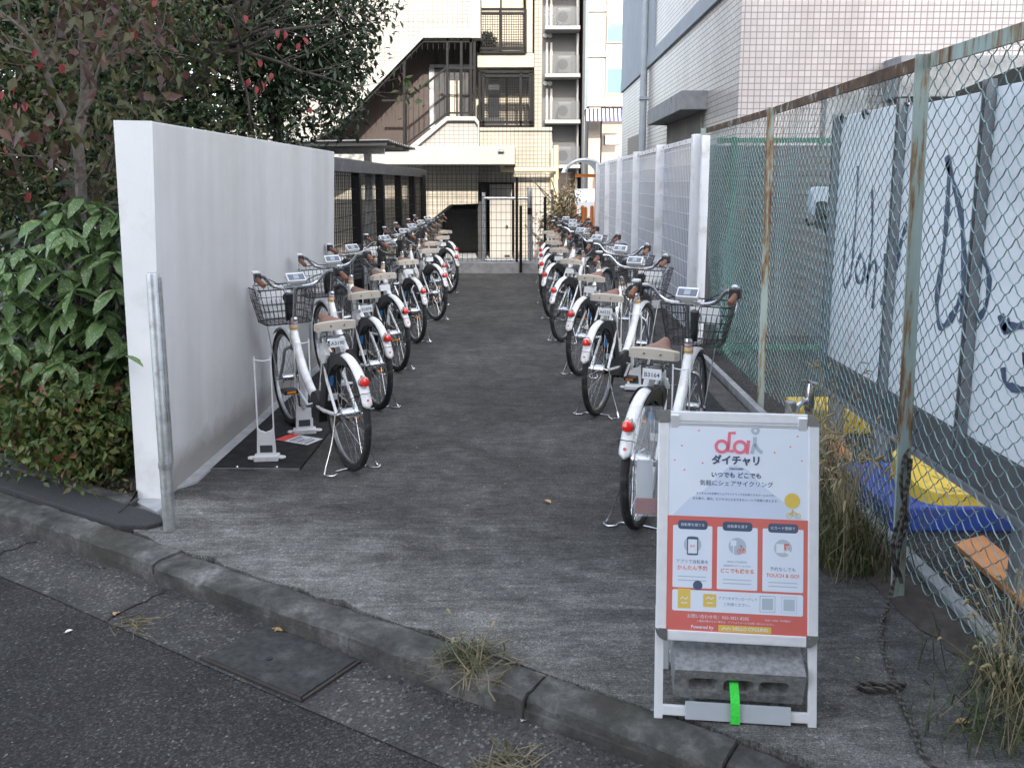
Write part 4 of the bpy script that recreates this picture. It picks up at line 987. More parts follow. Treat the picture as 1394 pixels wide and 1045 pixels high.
    for t in (0,.2,.4,.6,.8): q.tube([(x,y,zb+(ztp-zb)*t) for x,y in ring(t)], .0026, 4, closed=True)
    q.tube([(x,y,ztp) for x,y in ring(1)], .0048, 6, closed=True); q.tube([(x,y,zb) for x,y in ring(0)], .0042, 6, closed=True)
    def along(rg, u):
        P = [Vector((*p,0)) for p in rg]; n = len(P); L = [(P[(i+1)%n]-P[i]).length for i in range(n)]; tot = sum(L); d = u*tot
        for i in range(n):
            if d <= L[i]: return P[i].lerp(P[(i+1)%n], d/L[i])
            d -= L[i]
        return P[0]
    for k in range(40):
        a_, c_ = along(ring(0), k/40), along(ring(1), k/40); q.tube([(a_.x,a_.y,zb),(c_.x,c_.y,ztp)], .0022, 4, caps=False)
    for k in range(8): y = -.13+.26*k/7; q.tube([(.985,y,zb),(1.235,y,zb)], .0022, 4)
    for k in range(6): x = 1.01+.2*k/5; q.tube([(x,-.155,zb),(x,.155,zb)], .0022, 4)
    bk = q.build('basket', 'black_wire', b)
    q = MB(); q.box((1.268,-.10,.80),(1.272,.10,.91)); q.build('white_plate', 'plate_white', bk)
    q = MB(); q.box((.955,-.035,.745),(.972,.035,.88)); q.box((.93,-.02,.75),(.96,.02,.79)); q.build('basket_bracket', 'black_plastic', b)
    for s in (-1,1):
        q = MB(); q.tube([(WX,s*.068,WR),(1.20,s*.10,zb)], .004, 5); q.build('basket_stay', 'alloy', b)
    # wire stand
    q = MB()
    q.tube(smoothpath([(.0,.072,WR),(-.005,.10,.18),(-.01,.155,.012),(-.05,.165,.008),(-.085,.135,.008),(-.06,.10,.008),(-.02,.09,.008),(-.015,0,.010),(-.02,-.09,.008),(-.06,-.10,.008),(-.085,-.135,.008),(-.05,-.165,.008),(-.01,-.155,.012),(-.005,-.10,.18),(0,-.072,WR)],4), .0052, 6)
    q.build('stand', 'chrome', b, smooth=True)
    return b
proto = make_bike()
# (x, y) of the rear wheel on the ground, heading from +Y (left turn positive), lean
left = [(-1.008,4.864,32,-2),(-1.085,6.24,31,-1.5),(-1.14,7.56,33,-2),(-1.14,8.95,31,-1.5),(-1.09,10.47,32,-2),(-1.19,11.75,30,-1),(-1.16,13.1,32,-2),(-1.27,14.65,31,-1.5)]
right = [(.55,4.03,-22.5,2),(.515,6.10,-25,2),(.475,7.42,-27,1.5),(.39,9.05,-25,2),(.35,10.6,-26,1),(.32,12.0,-25,2),(.35,13.4,-26,1.5),(.33,14.5,-25,2)]
ordw = ['first','second','third','fourth','fifth','sixth','seventh','eighth']
plates = {(0,0): 'A3190', (0,1): 'B2878', (1,0): 'B3164', (1,1): 'A6235'}
first = True; bikes = []
for side, rows in enumerate((left, right)):
    for k, (x, y, hd_, lean) in enumerate(rows):
        b = proto if first else copy_tree(proto)
        rv = random.Random(side*50+k*7+3)
        b.location = (x, y, 0); b.rotation_euler = Euler((R(lean*.6+(rv.gauss(0,.9) if k else 0)), 0, R(90+hd_+(rv.gauss(0,1.5) if k else 0))), 'XYZ')
        ta = R(rv.gauss(0,7) if k else 0); tz = Matrix.Rotation(ta,3,'Z'); pv = Vector((.838,0,0))
        for c in b.children:
            if c.name.startswith(('handlebar','display')): c.location = pv-tz@pv; c.rotation_euler = (0,0,ta)
        pn = plates.get((side,k)); row = 'row beside the white wall' if side == 0 else 'row beside the fences'
        lab = 'white share bicycle, %s from the road in the %s' % (ordw[k], row)
        if pn: lab = 'white bicycle with plate %s, %s from the road in the %s' % (pn, ordw[k], row)
        tag(b, lab, 'bicycle', 'share bicycles parked in the %s' % row); bikes.append((b, pn, side, k, x, y, hd_)); first = False
for b, pn, *_ in bikes:
    if pn:
        pl = [c for c in b.children if c.name.startswith('number_plate')][0]
        text(pn, .030, 'lettering', 'ink_blue', pl, (.0972,0,.722), (R(90),0,R(-90)), bold=.0004)

# ------------------------------------------------------------------ dock mats and docks
def dock_mesh():
    d = empty('bicycle_dock')
    q = MB(); q.prism(rrect(-.072,-.045,.072,.045,.012), 0, .028); q.prism([(-.055,.012),(.055,.012),(.055,.07),(.048,.20),(.030,.178),(0,.168),(-.030,.178),(-.048,.20),(-.055,.07)], -.006, .006, 'xz')
    q.build('base', 'white_plastic', d, bevel=.003)
    for s in (-1,1):
        q = MB(); n = 10; q.tube([(s*(.085+.02*math.cos(a)), .018*math.sin(a), .012) for a in [2*math.pi*k/n for k in range(n)]], .007, 6, closed=True); q.build('bolt_ear', 'white_plastic', d, smooth=True)
    q = MB(); q.tube([(-.046,0,.18),(-.047,0,.62)], .005, 6); q.tube([(.046,0,.18),(.047,0,.62)], .005, 6); q.tube(smoothpath([(-.047,0,.60),(0,0,.592),(.047,0,.60)],4), .004, 6); q.build('wheel_loop', 'white_plastic', d, smooth=True)
    q = MB(); q.box((-.036,-.0085,.045),(.036,-.006,.088)); q.build('window_slot', 'dark_grey_sheet', d)
    return d
dk = dock_mesh(); tag(dk, 'empty white bicycle dock with tall wire loop on the black mat', 'dock', 'white bicycle docks'); dk.location = (-1.526,4.99,.014); dk.rotation_euler.z = R(6)
for b, pn, side, k, x, y, hd_ in bikes:
    if k > 4: continue
    h = R(90+hd_); fx, fy = x+math.cos(h)*(WX-.30), y+math.sin(h)*(WX-.30)
    c = copy_tree(dk); c.location = (fx, fy, .014); c.rotation_euler.z = R(hd_*.5)
    tag(c, 'white bicycle dock holding the %s bicycle of the row beside the %s' % (ordw[k], 'white wall' if side == 0 else 'fences'), 'dock', 'white bicycle docks')
def mat_plate(x0, x1, y0, y1, lab):
    m = empty('dock_mat', ((x0+x1)/2,(y0+y1)/2,0)); tag(m, lab, 'dock mat', 'black dock mats under the front wheels')
    q = MB(); q.box((x0,y0,.002),(x1,y1,.013)); q.build('plate', 'dock_mat', m, world=True, bevel=.002)
    q = MB(); q.box((x0,y0-.012,.0),(x1,y0-.001,.014)); q.build('edge_strip', 'alloy', m, world=True)
    q = MB()
    for x in (x0+.14,x1-.14): q.lathe([(.010,.013),(.007,.018)], c=(x,y0+.025,0), n=10)
    q.build('bolt', 'chrome', m, world=True)
for k in range(6):
    mat_plate(-1.80,-1.29,4.83+1.8*k,6.60+1.8*k, 'black steel dock mat lying against the white wall, %s from the road' % ordw[k])
    if k < 5: mat_plate(.93,1.44,5.2+1.8*k,6.97+1.8*k, 'black steel dock mat along the fence side, %s from the road' % ordw[k])
nt_ = empty('paper_notice', (-1.44,5.40,.016)); nt_.rotation_euler.z = R(-26); tag(nt_, 'white paper notice with red end lying on the black dock mat', 'notice')
q = MB(); q.box((-.13,-.075,0),(.13,.075,.001)); q.build('sheet', 'plate_white', nt_)
q = MB(); q.box((-.13,-.075,.0012),(-.055,.075,.0018)); q.build('red_panel', 'ink_red', nt_)
q = MB()
for k in range(5): q.box((-.035+k*.03,-.055,.0012),(-.02+k*.03-(.006 if k % 2 else 0),.055-(.02*(k%3)),.0018))
q.build('print_lines', 'ink_blue', nt_)

# ------------------------------------------------------------------ A-frame sign
AL = R(12.5); sg = empty('signboard', (.640,2.458,0), R(-5.25)); tag(sg, 'white aluminium A frame signboard with red and blue bicycle share poster', 'signboard')
LM = Matrix.Rotation(-AL,4,'X')
PW, PZ0, PH = .486, .242, .702
def sgp(name, mat, fn, parent=None, bevel=0, smooth=False, M=LM): q = MB(M); fn(q); return q.build(name, mat, parent or sg, bevel=bevel, smooth=smooth)
fw_ = .030
for s in (-1,1):
    sgp('leg', 'aluminium', lambda q: q.box((s*(PW/2-.013)-.013,.006,0),(s*(PW/2-.013)+.013,.022,PZ0+.1)), bevel=.003)
    sgp('frame_rail', 'aluminium', lambda q: q.box((s*(PW/2-.016)-.016,-.008,PZ0+.035),(s*(PW/2-.016)+.016,.006,PZ0+PH-.035)), bevel=.004)
for z in (PZ0, PZ0+PH-.032): sgp('frame_rail', 'aluminium', lambda q: q.box((-PW/2+.035,-.008,z),(PW/2-.035,.006,z+.032)), bevel=.004)
for sx in (-1,1):
    for sz in (0,1):
        def corner(q):
            cx, cz = sx*(PW/2-.036), PZ0+.036 if sz == 0 else PZ0+PH-.036
            a0 = {(1,1):0,(-1,1):90,(-1,0):180,(1,0):270}[(sx,sz)]
            out = arc(cx,cz,.037,a0,a0+90,8); inn = arc(cx,cz,.0045,a0+90,a0,3); q.prism(out+inn, -.0105, .007, 'xz')
        sgp('corner_cap', 'chrome', corner)
sgp('crossbar', 'aluminium', lambda q: q.box((-PW/2+.024,.005,.012),(PW/2-.024,.02,.042)), bevel=.003)
sgp('bar_cover', 'grey_plastic', lambda q: q.box((-.150,-.004,.006),(.165,.004,.060)), bevel=.002)
sgp('back_board', 'grey_plastic', lambda q: q.box((-PW/2+.02,.0065,PZ0+.01),(PW/2-.02,.011,PZ0+PH-.01)))
RM = Matrix.Translation((0,.30,0)) @ Matrix.Rotation(R(6.5),4,'X')
for s in (-1,1): sgp('rear_leg', 'aluminium', lambda q: q.box((s*(PW/2-.050)-.013,-.011,0),(s*(PW/2-.050)+.013,.011,.92)), bevel=.003, M=RM)
for z in (.03,.86): sgp('rear_bar', 'aluminium', lambda q: q.box((-PW/2+.063,-.009,z),(PW/2-.063,.009,z+.035)), M=RM)
sgp('rear_panel', 'grey_plastic', lambda q: q.box((-PW/2+.05,-.004,.25),(PW/2-.05,.004,.88)), M=RM)
# poster, coordinates in photo-poster fractions: u 0..1 left to right, v 0..1 top to bottom
PX0, PX1, PT, PB = -PW/2+.030, PW/2-.030, PZ0+PH-.030, PZ0+.030
po = sgp('poster', 'po_white', lambda q: q.box((PX0,-.0035,PB),(PX1,.004,PT)))
def uv(u, v): return (PX0+(PX1-PX0)*u, PT+(PB-PT)*v)
def lay(n): return -.0036-.00035*n
def pp_(name, mat, pts, n): sgp(name, mat, lambda q: q.add([(x, lay(n), z) for x, z in (uv(u,v) for u,v in pts)], [tuple(range(len(pts)))]), po)
def prr(name, mat, u0, v0, u1, v1, r, n):
    a, b = uv(u0,v1), uv(u1,v0); sgp(name, mat, lambda q: q.add([(x, lay(n), z) for x, z in rrect(a[0],a[1],b[0],b[1],r)], [tuple(range(24))]), po)
def pcirc(name, mat, u, v, r, n, r0=0):
    c = uv(u,v); k = 24
    if r0: sgp(name, mat, lambda q: q.add([(c[0]+rr*math.cos(2*math.pi*i/k), lay(n), c[1]+rr*math.sin(2*math.pi*i/k)) for rr in (r,r0) for i in range(k)], [(i,(i+1)%k,k+(i+1)%k,k+i) for i in range(k)]), po)
    else: sgp(name, mat, lambda q: q.add([(c[0]+r*math.cos(2*math.pi*i/k), lay(n), c[1]+r*math.sin(2*math.pi*i/k)) for i in range(k)], [tuple(range(k))]), po)
def pline(name, mat, pts, w, n):
    def fn(q):
        P = [Vector((uv(*p)[0], 0, uv(*p)[1])) for p in pts]; L = []; Rr = []
        for i, p in enumerate(P):
            d = (P[min(i+1,len(P)-1)]-P[max(i-1,0)]).normalized(); nn = Vector((-d.z,0,d.x))*w/2; L.append((p.x+nn.x,lay(n),p.z+nn.z)); Rr.append((p.x-nn.x,lay(n),p.z-nn.z))
        k = len(P); q.add(L+Rr, [(i,i+1,k+i+1,k+i) for i in range(k-1)])
    sgp(name, mat, fn, po)
def ptext(body, u, v, size, mat, n=4, bold=0, sx=1):
    x, z = uv(u,v); p = LM @ Vector((x, lay(n), z)); text(body, size, 'lettering', mat, po, p, (R(90)-AL,0,0), bold=bold, sx=sx)
# pale mountain, red field
pp_('mountain', 'po_blue', [(.03,.46),(.16,.37),(.26,.33),(.36,.26),(.44,.21),(.50,.205),(.58,.23),(.66,.29),(.78,.35),(.88,.40),(.97,.46)], 1)
pp_('red_field', 'po_red', [(0,.455),(1,.455),(1,1),(0,1)], 2)
for u, v in ((.22,.045),(.10,.12),(.05,.19),(.12,.235),(.92,.06),(.87,.11),(.95,.175),(.76,.14),(.25,.20)): pcirc('dot', 'po_pink', u, v, .0026, 1)
# dai emblem
pcirc('emblem', 'po_pink', .385, .118, .022, 3, .0125); pcirc('emblem', 'po_pink', .515, .118, .022, 3, .0125)
pline('emblem', 'po_pink', [(.482,.052),(.44,.052),(.435,.10),(.43,.138),(.47,.138)], .010, 3)
pline('emblem', 'po_pink', [(.575,.085),(.565,.15)], .010, 3)
pcirc('emblem', 'po_grey', .622, .037, .013, 3, .0055)
pline('emblem', 'po_grey', [(.620,.068),(.618,.10),(.598,.148)], .011, 3); pline('emblem', 'po_grey', [(.620,.10),(.640,.125),(.672,.143)], .010, 3)
ptext('ダイチャリ', .49, .185, .030, 'po_navy', bold=.0012)
ptext('DAICHARI', .49, .223, .009, 'po_navy', bold=.0002)
ptext('いつでも どこでも', .49, .255, .0185, 'po_navy', bold=.0004)
ptext('気軽にシェアサイクリング', .49, .295, .0185, 'po_navy')
ptext('ダイチャリは全国でシェアサイクリングを利用できるサービスです。', .49, .345, .0078, 'po_navy')
ptext('まち乗り、観光、ビジネスにさまざまなシーンで気軽に使えます。', .49, .370, .0088, 'po_navy')
pcirc('yellow_disc', 'po_yellow', .885, .365, .023, 3)
for u in (.865,.925): pcirc('cycle_mark', 'po_yellow', u, .435, .009, 3, .0068)
pline('cycle_mark', 'po_yellow', [(.865,.435),(.885,.415),(.91,.42),(.925,.435)], .003, 4); pline('cycle_mark', 'po_yellow', [(.89,.437),(.885,.408),(.895,.405)], .003, 4)
# three cards
for k, (u0, u1) in enumerate(((.045,.325),(.36,.645),(.68,.965))):
    um = (u0+u1)/2
    prr('card', 'po_card', u0, .50, u1, .795, .004, 3)
    prr('card_tab', 'po_navy', um-.105, .475, um+.105, .518, .0095, 4)
    pcirc('card_disc', 'po_circle', um, .590, .0265, 4)
ptext('自転車を借りる', .185, .497, .0105, 'po_card', 5); ptext('自転車を返す', .5025, .497, .0105, 'po_card', 5); ptext('ICカード登録で', .8225, .497, .0105, 'po_card', 5)
prr('phone', 'po_navy', .145, .553, .225, .640, .004, 5); prr('phone_screen', 'po_white', .153, .565, .217, .632, .001, 6)
for u in (.175,.193): pcirc('phone_mark', 'po_pink', u, .597, .0035, 7, .0018)
prr('board', 'po_white', .455, .562, .495, .588, .001, 5); pline('board_post', 'po_white', [(.475,.588),(.475,.635)], .003, 5)
for u in (.515,.550): pcirc('cycle_drawing', 'po_orange', u, .612, .0065, 5, .0045)
pline('cycle_drawing', 'po_orange', [(.515,.612),(.53,.597),(.545,.597),(.55,.612)], .0025, 6); pline('cycle_drawing', 'po_navy', [(.522,.588),(.535,.588)], .003, 6)
prr('ic_card', 'po_white', .775, .570, .830, .612, .0015, 5); pp_('card_flash', 'po_orange', [(.83,.568),(.865,.568),(.865,.576),(.838,.576),(.85,.606),(.83,.590)], 6)
pline('hand', 'po_white', [(.838,.600),(.868,.612),(.880,.628)], .011, 5)
ptext('アプリで自転車を', .185, .672, .0125, 'po_navy'); ptext('かんたん予約', .185, .702, .0155, 'po_orange', bold=.0003)
ptext('HELLO CYCLINGの', .5025, .664, .0070, 'po_navy'); ptext('全国各地のステーションなら', .5025, .683, .0064, 'po_navy'); ptext('どこでも返せる', .5025, .708, .0148, 'po_orange', bold=.0003)
ptext('予約なしでも', .8225, .690, .0130, 'po_navy'); ptext('TOUCH & GO!', .8225, .720, .0150, 'po_orange', bold=.0003)
for k, (um, v) in enumerate(((.185,.742),(.5025,.748),(.8225,.752))):
    for j in range(2): pline('fine_print', 'po_grey', [(um-.10,v+j*.018),(um+.10,v+j*.018)], .0028, 4)
prr('white_band', 'po_card', .045, .805, .965, .905, .006, 3)
prr('app_icon', 'po_yellow', .085, .800, .175, .893, .001, 4); prr('app_icon', 'po_yellow', .265, .820, .358, .882, .003, 4)
for um, vm in ((.13,.845),(.312,.84)):
    pline('icon_mark', 'po_card', [(um-.026,vm+.004),(um-.01,vm-.006),(um+.006,vm+.004),(um+.026,vm-.004)], .0032, 5); pline('icon_mark', 'po_card', [(um-.022,vm+.022),(um+.022,vm+.022)], .003, 5)
pcirc('badge', 'po_navy', .225, .782, .0145, 5)
ptext('アプリをダウンロードして', .51, .838, .0098, 'po_navy'); ptext('ご利用ください。', .51, .866, .0108, 'po_navy')
for u0 in (.665,.815):
    a = .105; v0 = .818
    pline('code_frame', 'po_navy' if u0 < .7 else 'po_grey', [(u0,v0),(u0+a,v0),(u0+a,v0+.074),(u0,v0+.074),(u0,v0)], .0012, 4)
    prr('blank_square', 'po_grey' if u0 < .7 else 'po_circle', u0+.014, v0+.010, u0+a-.014, v0+.064, .0005, 4)
ptext('お問い合わせ先：050-3821-8282', .37, .929, .0132, 'po_card'); ptext('（9:00〜18:00／年中無休）', .79, .931, .0072, 'po_card')
ptext('※ 電話が繋がらない場合は、アプリよりメールでお問い合わせください。', .50, .950, .0072, 'po_card')
ptext('Powered by', .26, .978, .0140, 'po_card', bold=.0003)
prr('yellow_plate', 'po_yellow', .375, .963, .745, .993, .002, 3); ptext('HELLO CYCLING', .60, .978, .0140, 'po_card', bold=.0002)
pline('icon_mark', 'po_card', [(.40,.983),(.415,.975),(.43,.982),(.445,.974),(.46,.98)], .0032, 5)
# leaflet box clipped to the sign's edge
lb = empty('leaflet_box', (.385,2.62,.60), R(-5)); tag(lb, 'clear plastic leaflet box hanging on the signboard edge', 'leaflet box')
q = MB(Matrix.Rotation(-AL,4,'X'))
for a, b in (((-.045,-.002,0),(.045,.002,.30)),((-.045,.05,0),(.045,.054,.34)),((-.047,-.002,0),(-.043,.054,.32)),((.043,-.002,0),(.047,.054,.32)),((-.045,0,-.002),(.045,.052,.002))): q.box(a, b)
q.build('shell', 'clear_box', lb)
q = MB(Matrix.Rotation(-AL,4,'X')); q.box((-.040,.012,.004),(.040,.040,.05)); q.build('leaflets', 'leaflet_red', lb)
q = MB(Matrix.Rotation(-AL,4,'X')); q.box((-.038,.02,.052),(.012,.032,.17)); q.build('leaflet_tops', 'grey_plastic', lb)
q = MB(Matrix.Rotation(-AL,4,'X')); q.box((.02,.02,.30),(.075,.026,.33)); q.build('clip', 'alloy', lb)
# concrete block lying on the feet, green strap
cb = empty('concrete_block', (.655,2.505,.048), R(-5.25)); tag(cb, 'grey hollow concrete block weighing down the signboard', 'concrete block')
def block():
    BM = Matrix.Rotation(R(20),4,'X')
    bw, bh, bl = .39, .125, .19
    out = rrect(-bw/2,0,bw/2,bh,.004,2); holes = [rrect(c-.046,.036,c+.046,.092,.018,3) for c in (-.105,0.0,.105)]
    bm = bmesh.new()
    def loop(p, y): return [bm.verts.new(BM @ Vector((x,y,z))) for x,z in p]
    for y in (0, bl):
        E_ = []
        for p in [out]+holes:
            vs_ = loop(p, y); E_ += [bm.edges.new((vs_[i], vs_[(i+1)%len(vs_)])) for i in range(len(vs_))]
        bmesh.ops.triangle_fill(bm, edges=E_, use_beauty=True)
    for p in [out]+holes:
        a, b2 = loop(p,0), loop(p,bl); n = len(p)
        for i in range(n): bm.faces.new((a[i],a[(i+1)%n],b2[(i+1)%n],b2[i]))
    bmesh.ops.remove_doubles(bm, verts=bm.verts, dist=1e-5); bmesh.ops.recalc_face_normals(bm, faces=bm.faces)
    me = bpy.data.meshes.new('block'); bm.to_mesh(me); bm.free(); return link('block_body', me, 'concrete_block', cb)
block()
q = MB()
for x in (-.13,.12): q.lathe([(.013,-.048),(.012,.012)], c=(x,.03,0), n=10)
q.build('rubber_foot', 'concrete_block', cb)
st_ = [(.638,2.458,.002),(.638,2.448,.006),(.638,2.450,.034),(.638,2.459,.068),(.638,2.476,.10),(.638,2.485,.118),(.639,2.53,.122),(.640,2.6,.15)]
q = MB(); L = [(x-.0135,y,z) for x,y,z in st_]; Rr = [(x+.0135,y-.0025,z) for x,y,z in st_]; n = len(st_); L2 = [(x,y+.002,z+.001) for x,y,z in L]; R2 = [(x,y+.002,z+.001) for x,y,z in Rr]
q.add(L+Rr+L2+R2, [(i,i+1,n+i+1,n+i) for i in range(n-1)]+[(2*n+i,2*n+i+1,3*n+i+1,3*n+i) for i in range(n-1)]+[(i,i+1,2*n+i+1,2*n+i) for i in range(n-1)]+[(n+i,n+i+1,3*n+i+1,3*n+i) for i in range(n-1)])
tag(q.build('green_strap', 'green_strap'), 'bright green strap tying the concrete block to the signboard bar', 'strap')

# ------------------------------------------------------------------ plants
def leafcloud(P, size, wid=.42, up=.35, out=None, droop=.3, fold=.25):
    """P: Nx3 positions -> mesh data, one folded two-triangle leaf each"""
    n = len(P); d = rng.normal(size=(n,3)); d[:,2] -= droop
    if out is not None: d += out
    d /= np.linalg.norm(d, axis=1)[:,None]
    nr = rng.normal(size=(n,3))*.8; nr[:,2] += up*2; nr[:,1] -= .4
    s = np.cross(d, nr); s /= (np.linalg.norm(s, axis=1)[:,None]+1e-9); nn = np.cross(s, d)
    L = size*rng.uniform(.6,1.25,(n,1)); W = L*wid*rng.uniform(.7,1.2,(n,1))
    mid = P+d*L*.45
    V = np.stack([P, mid+s*W*.5+nn*L*fold*.3, P+d*L-nn*L*.08, mid-s*W*.5+nn*L*fold*.3], 1).reshape(-1,3)
    i = np.arange(n)*4; F = np.concatenate([np.stack([i,i+1,i+2],1), np.stack([i,i+2,i+3],1)])
    return V, F
def cloudmesh(name, P, size, mat, parent, kind='stuff', **kw):
    P = np.asarray(P); P = P[~((P[:,0] > -2.03) & (P[:,0] < -1) & (P[:,1] < 8.5) & (P[:,1] > 4.25))]; V, F = leafcloud(P, size, **kw); me = bpy.data.meshes.new(name)
    me.vertices.add(len(V)); me.vertices.foreach_set('co', V.ravel()); me.loops.add(len(F)*3); me.loops.foreach_set('vertex_index', F.ravel().astype(np.int32))
    me.polygons.add(len(F)); me.polygons.foreach_set('loop_start', (np.arange(len(F))*3).astype(np.int32)); me.polygons.foreach_set('loop_total', np.full(len(F),3,np.int32)); me.update(calc_edges=True)
    o = link(name, me, mat, parent); o.location = -world_loc(parent) if parent else (0,0,0)
    if kind: o['kind'] = kind
    return o
def blob(N, ells, shell=.55, clump=0):
    out = []; w = np.array([a[3]*a[4]*a[5] for a in ells]); w = w/w.sum()
    for (cx,cy,cz,rx,ry,rz), ww in zip(ells, w):
        n = int(N*ww)+1; u = rng.normal(size=(n,3)); u /= np.linalg.norm(u,axis=1)[:,None]
        r = rng.uniform(shell**3,1,n)**(1/3)
        r = r*(1+.16*np.sin(u[:,0]*5+cx*7)*np.sin(u[:,2]*6+cz*5)+.08*rng.normal(size=n))
        out.append(np.array([cx,cy,cz])+u*r[:,None]*np.array([rx,ry,rz]))
    P = np.concatenate(out)
    if clump:      # gather leaves round twig ends so gaps open between
        c = P[rng.integers(0,len(P),clump)]; k = rng.integers(0,clump,len(P)); P = c[k]+rng.normal(size=P.shape)*.11*np.array([1,1,.8])
    return P
def branches(q, p, d, L, r, depth, spread=.6, tips=None):
    n = 4; pts = [Vector(p)]; dd = Vector(d).normalized()
    for k in range(n):
        dd = (dd+Vector((random.gauss(0,.13),random.gauss(0,.13),random.gauss(.03,.1)))).normalized(); pts.append(pts[-1]+dd*L/n)
    q.tube(pts, [r*(1-.45*i/n) for i in range(n+1)], 6 if r > .012 else 4)
    if tips is not None and depth <= 1: tips += [pts[-1], pts[2], pts[3]]
    if depth:
        for k in range(random.choice((2,3,3))):
            j = random.choice((2,3,4)); nd = (dd+Vector((random.gauss(0,spread),random.gauss(0,spread),random.gauss(.1,spread*.7)))).normalized()
            branches(q, pts[j], nd, L*random.uniform(.55,.8), r*(1-.45*j/n)*.68, depth-1, spread, tips)

# tall red-leaved dogwood beside the wall
tips = []; b0 = at(110,250,5.3); dg = empty('dogwood_tree', (b0.x,5.3,.05)); tag(dg, 'slender tree with pale trunk and reddish autumn leaves behind the spotted shrub', 'tree')
q = MB(); TP = [(110,420),(110,250),(105,190),(113,150),(115,100),(111,55),(116,10),(120,-60)]
tp = [at(x,y,5.3+.02*k) for k,(x,y) in enumerate(TP)]; tp[0].z = .03
q.tube(smoothpath(tp,4), [.034]*8+[.030]*6+[.024]*6+[.018]*5+[.014]*4, 8)
for pth, r0 in (([(105,188),(85,150),(70,120),(55,75),(35,45),(5,20),(-30,0)],.022), ([(112,120),(125,95),(140,40),(155,-20)],.014), ([(70,125),(62,90),(75,60),(80,10)],.012), ([(108,160),(125,135),(135,90),(165,60),(200,20)],.012),
                ([(110,250),(90,235),(60,215),(25,212),(-20,205)],.008), ([(112,252),(130,225),(150,200)],.007), ([(115,60),(100,35),(90,-10)],.010), ([(125,95),(150,75),(185,70),(225,45)],.008)):
    P = [at(x,y,5.3-.05*k) for k,(x,y) in enumerate(pth)]; sp = smoothpath(P,3); q.tube(sp, [r0*(1-.7*i/len(sp)) for i in range(len(sp))], 6)
    for k in range(5):
        j = random.randrange(len(sp)//3, len(sp)); branches(q, sp[j], Vector((random.gauss(0,.6),random.gauss(-.1,.5),random.gauss(.4,.5))), random.uniform(.2,.4), r0*.3, 1, .5, tips)
q.build('trunk', 'bark_pale', dg, smooth=True, world=True)
tp_ = np.array([tuple(t) for t in tips]); P = tp_[rng.integers(0,len(tp_),760)]+rng.normal(size=(760,3))*.09
cloudmesh('crown', P, .085, 'leaf_dogwood', dg, wid=.55, droop=.9)
def leafmesh(name, L, W, mat, teeth=False, droop=.2, fold=.18):
    n = 8; vs_ = []; fs = []
    for i in range(n+1):
        t = i/n; w = W*.5*(math.sin(math.pi*t**.85)**.8 if 0 < t < 1 else 0)
        if teeth and .4 < t < 1 and i % 2: w *= 1.18
        z = -droop*L*t*t; x = L*t*(1-.12*droop*t)
        vs_ += [(x,w,z+w*fold*2),(x,0,z-.001),(x,-w,z+w*fold*2)]
    for i in range(n): fs += [(3*i,3*i+1,3*i+4,3*i+3),(3*i+1,3*i+2,3*i+5,3*i+4)]
    vs_ += [(0,0,0),(-L*.18,.0012,.004),(-L*.18,-.0012,.004)]; fs.append((27,28,29))
    me = bpy.data.meshes.new(name); me.from_pydata(vs_,[],fs); me.update(); me.materials.append(MT[mat])
    for p in me.polygons: p.use_smooth = True
    return me
rl = [leafmesh('red_leaf',.06,.034,'leaf_red',droop=d) for d in (.1,.4)]
for k in range(30):
    px, py_ = random.choice([(65,80),(120,28),(158,45),(15,195),(300,15),(390,40),(400,160),(345,110),(380,35),(70,85),(240,30),(425,150),(330,120),(20,130),(60,260),(130,250),(180,20)]); px += random.gauss(0,16); py_ += random.gauss(0,14)
    if px > 452 or (150 < px and py_ > 150): continue
    o = bpy.data.objects.new('red_leaf', random.choice(rl)); COL.objects.link(o); o.parent = dg
    p = at(px, py_, random.uniform(4.9,5.2) if px < 230 else random.uniform(6.2,6.6)); o.location = p-Vector(dg.location)
    o.rotation_euler = (random.uniform(-1,1), random.uniform(.5,1.4), random.uniform(-2.6,-.4))
# mixed tree with a heavy leaning branch behind the wall
mt_ = empty('leaning_tree', (-4.2,7.6,.05)); tag(mt_, 'leafy tree with a thick leaning branch rising behind the white wall', 'tree')
q = MB(); br = [Vector((-4.2,7.6,.0)),Vector((-3.9,7.5,.9)), at(175,172,7.3), at(235,135,7.2), at(290,85,7.1), at(330,30,7.0), at(345,-60,7.0)]
sp = smoothpath(br,4); q.tube(sp, [.075-.055*i/len(sp) for i in range(len(sp))], 8); tips = []
for k in range(24):
    j = random.randrange(6,len(sp)); branches(q, sp[j], Vector((random.gauss(.1,.7),random.gauss(-.3,.4),random.gauss(.3,.5))), random.uniform(.5,.9), .016, 2, .6, tips)
q.build('trunk', 'bark', mt_, smooth=True, world=True)
tp_ = np.array([tuple(t) for t in tips]); P1 = tp_[rng.integers(0,len(tp_),4600)]+rng.normal(size=(4600,3))*.11
cloudmesh('crown', P1, .07, 'leaf_mixed', mt_, wid=.45, droop=.5)
cloudmesh('red_foliage', tp_[rng.integers(0,len(tp_),420)]+rng.normal(size=(420,3))*.08, .08, 'leaf_dogwood', mt_, wid=.55, droop=.9)
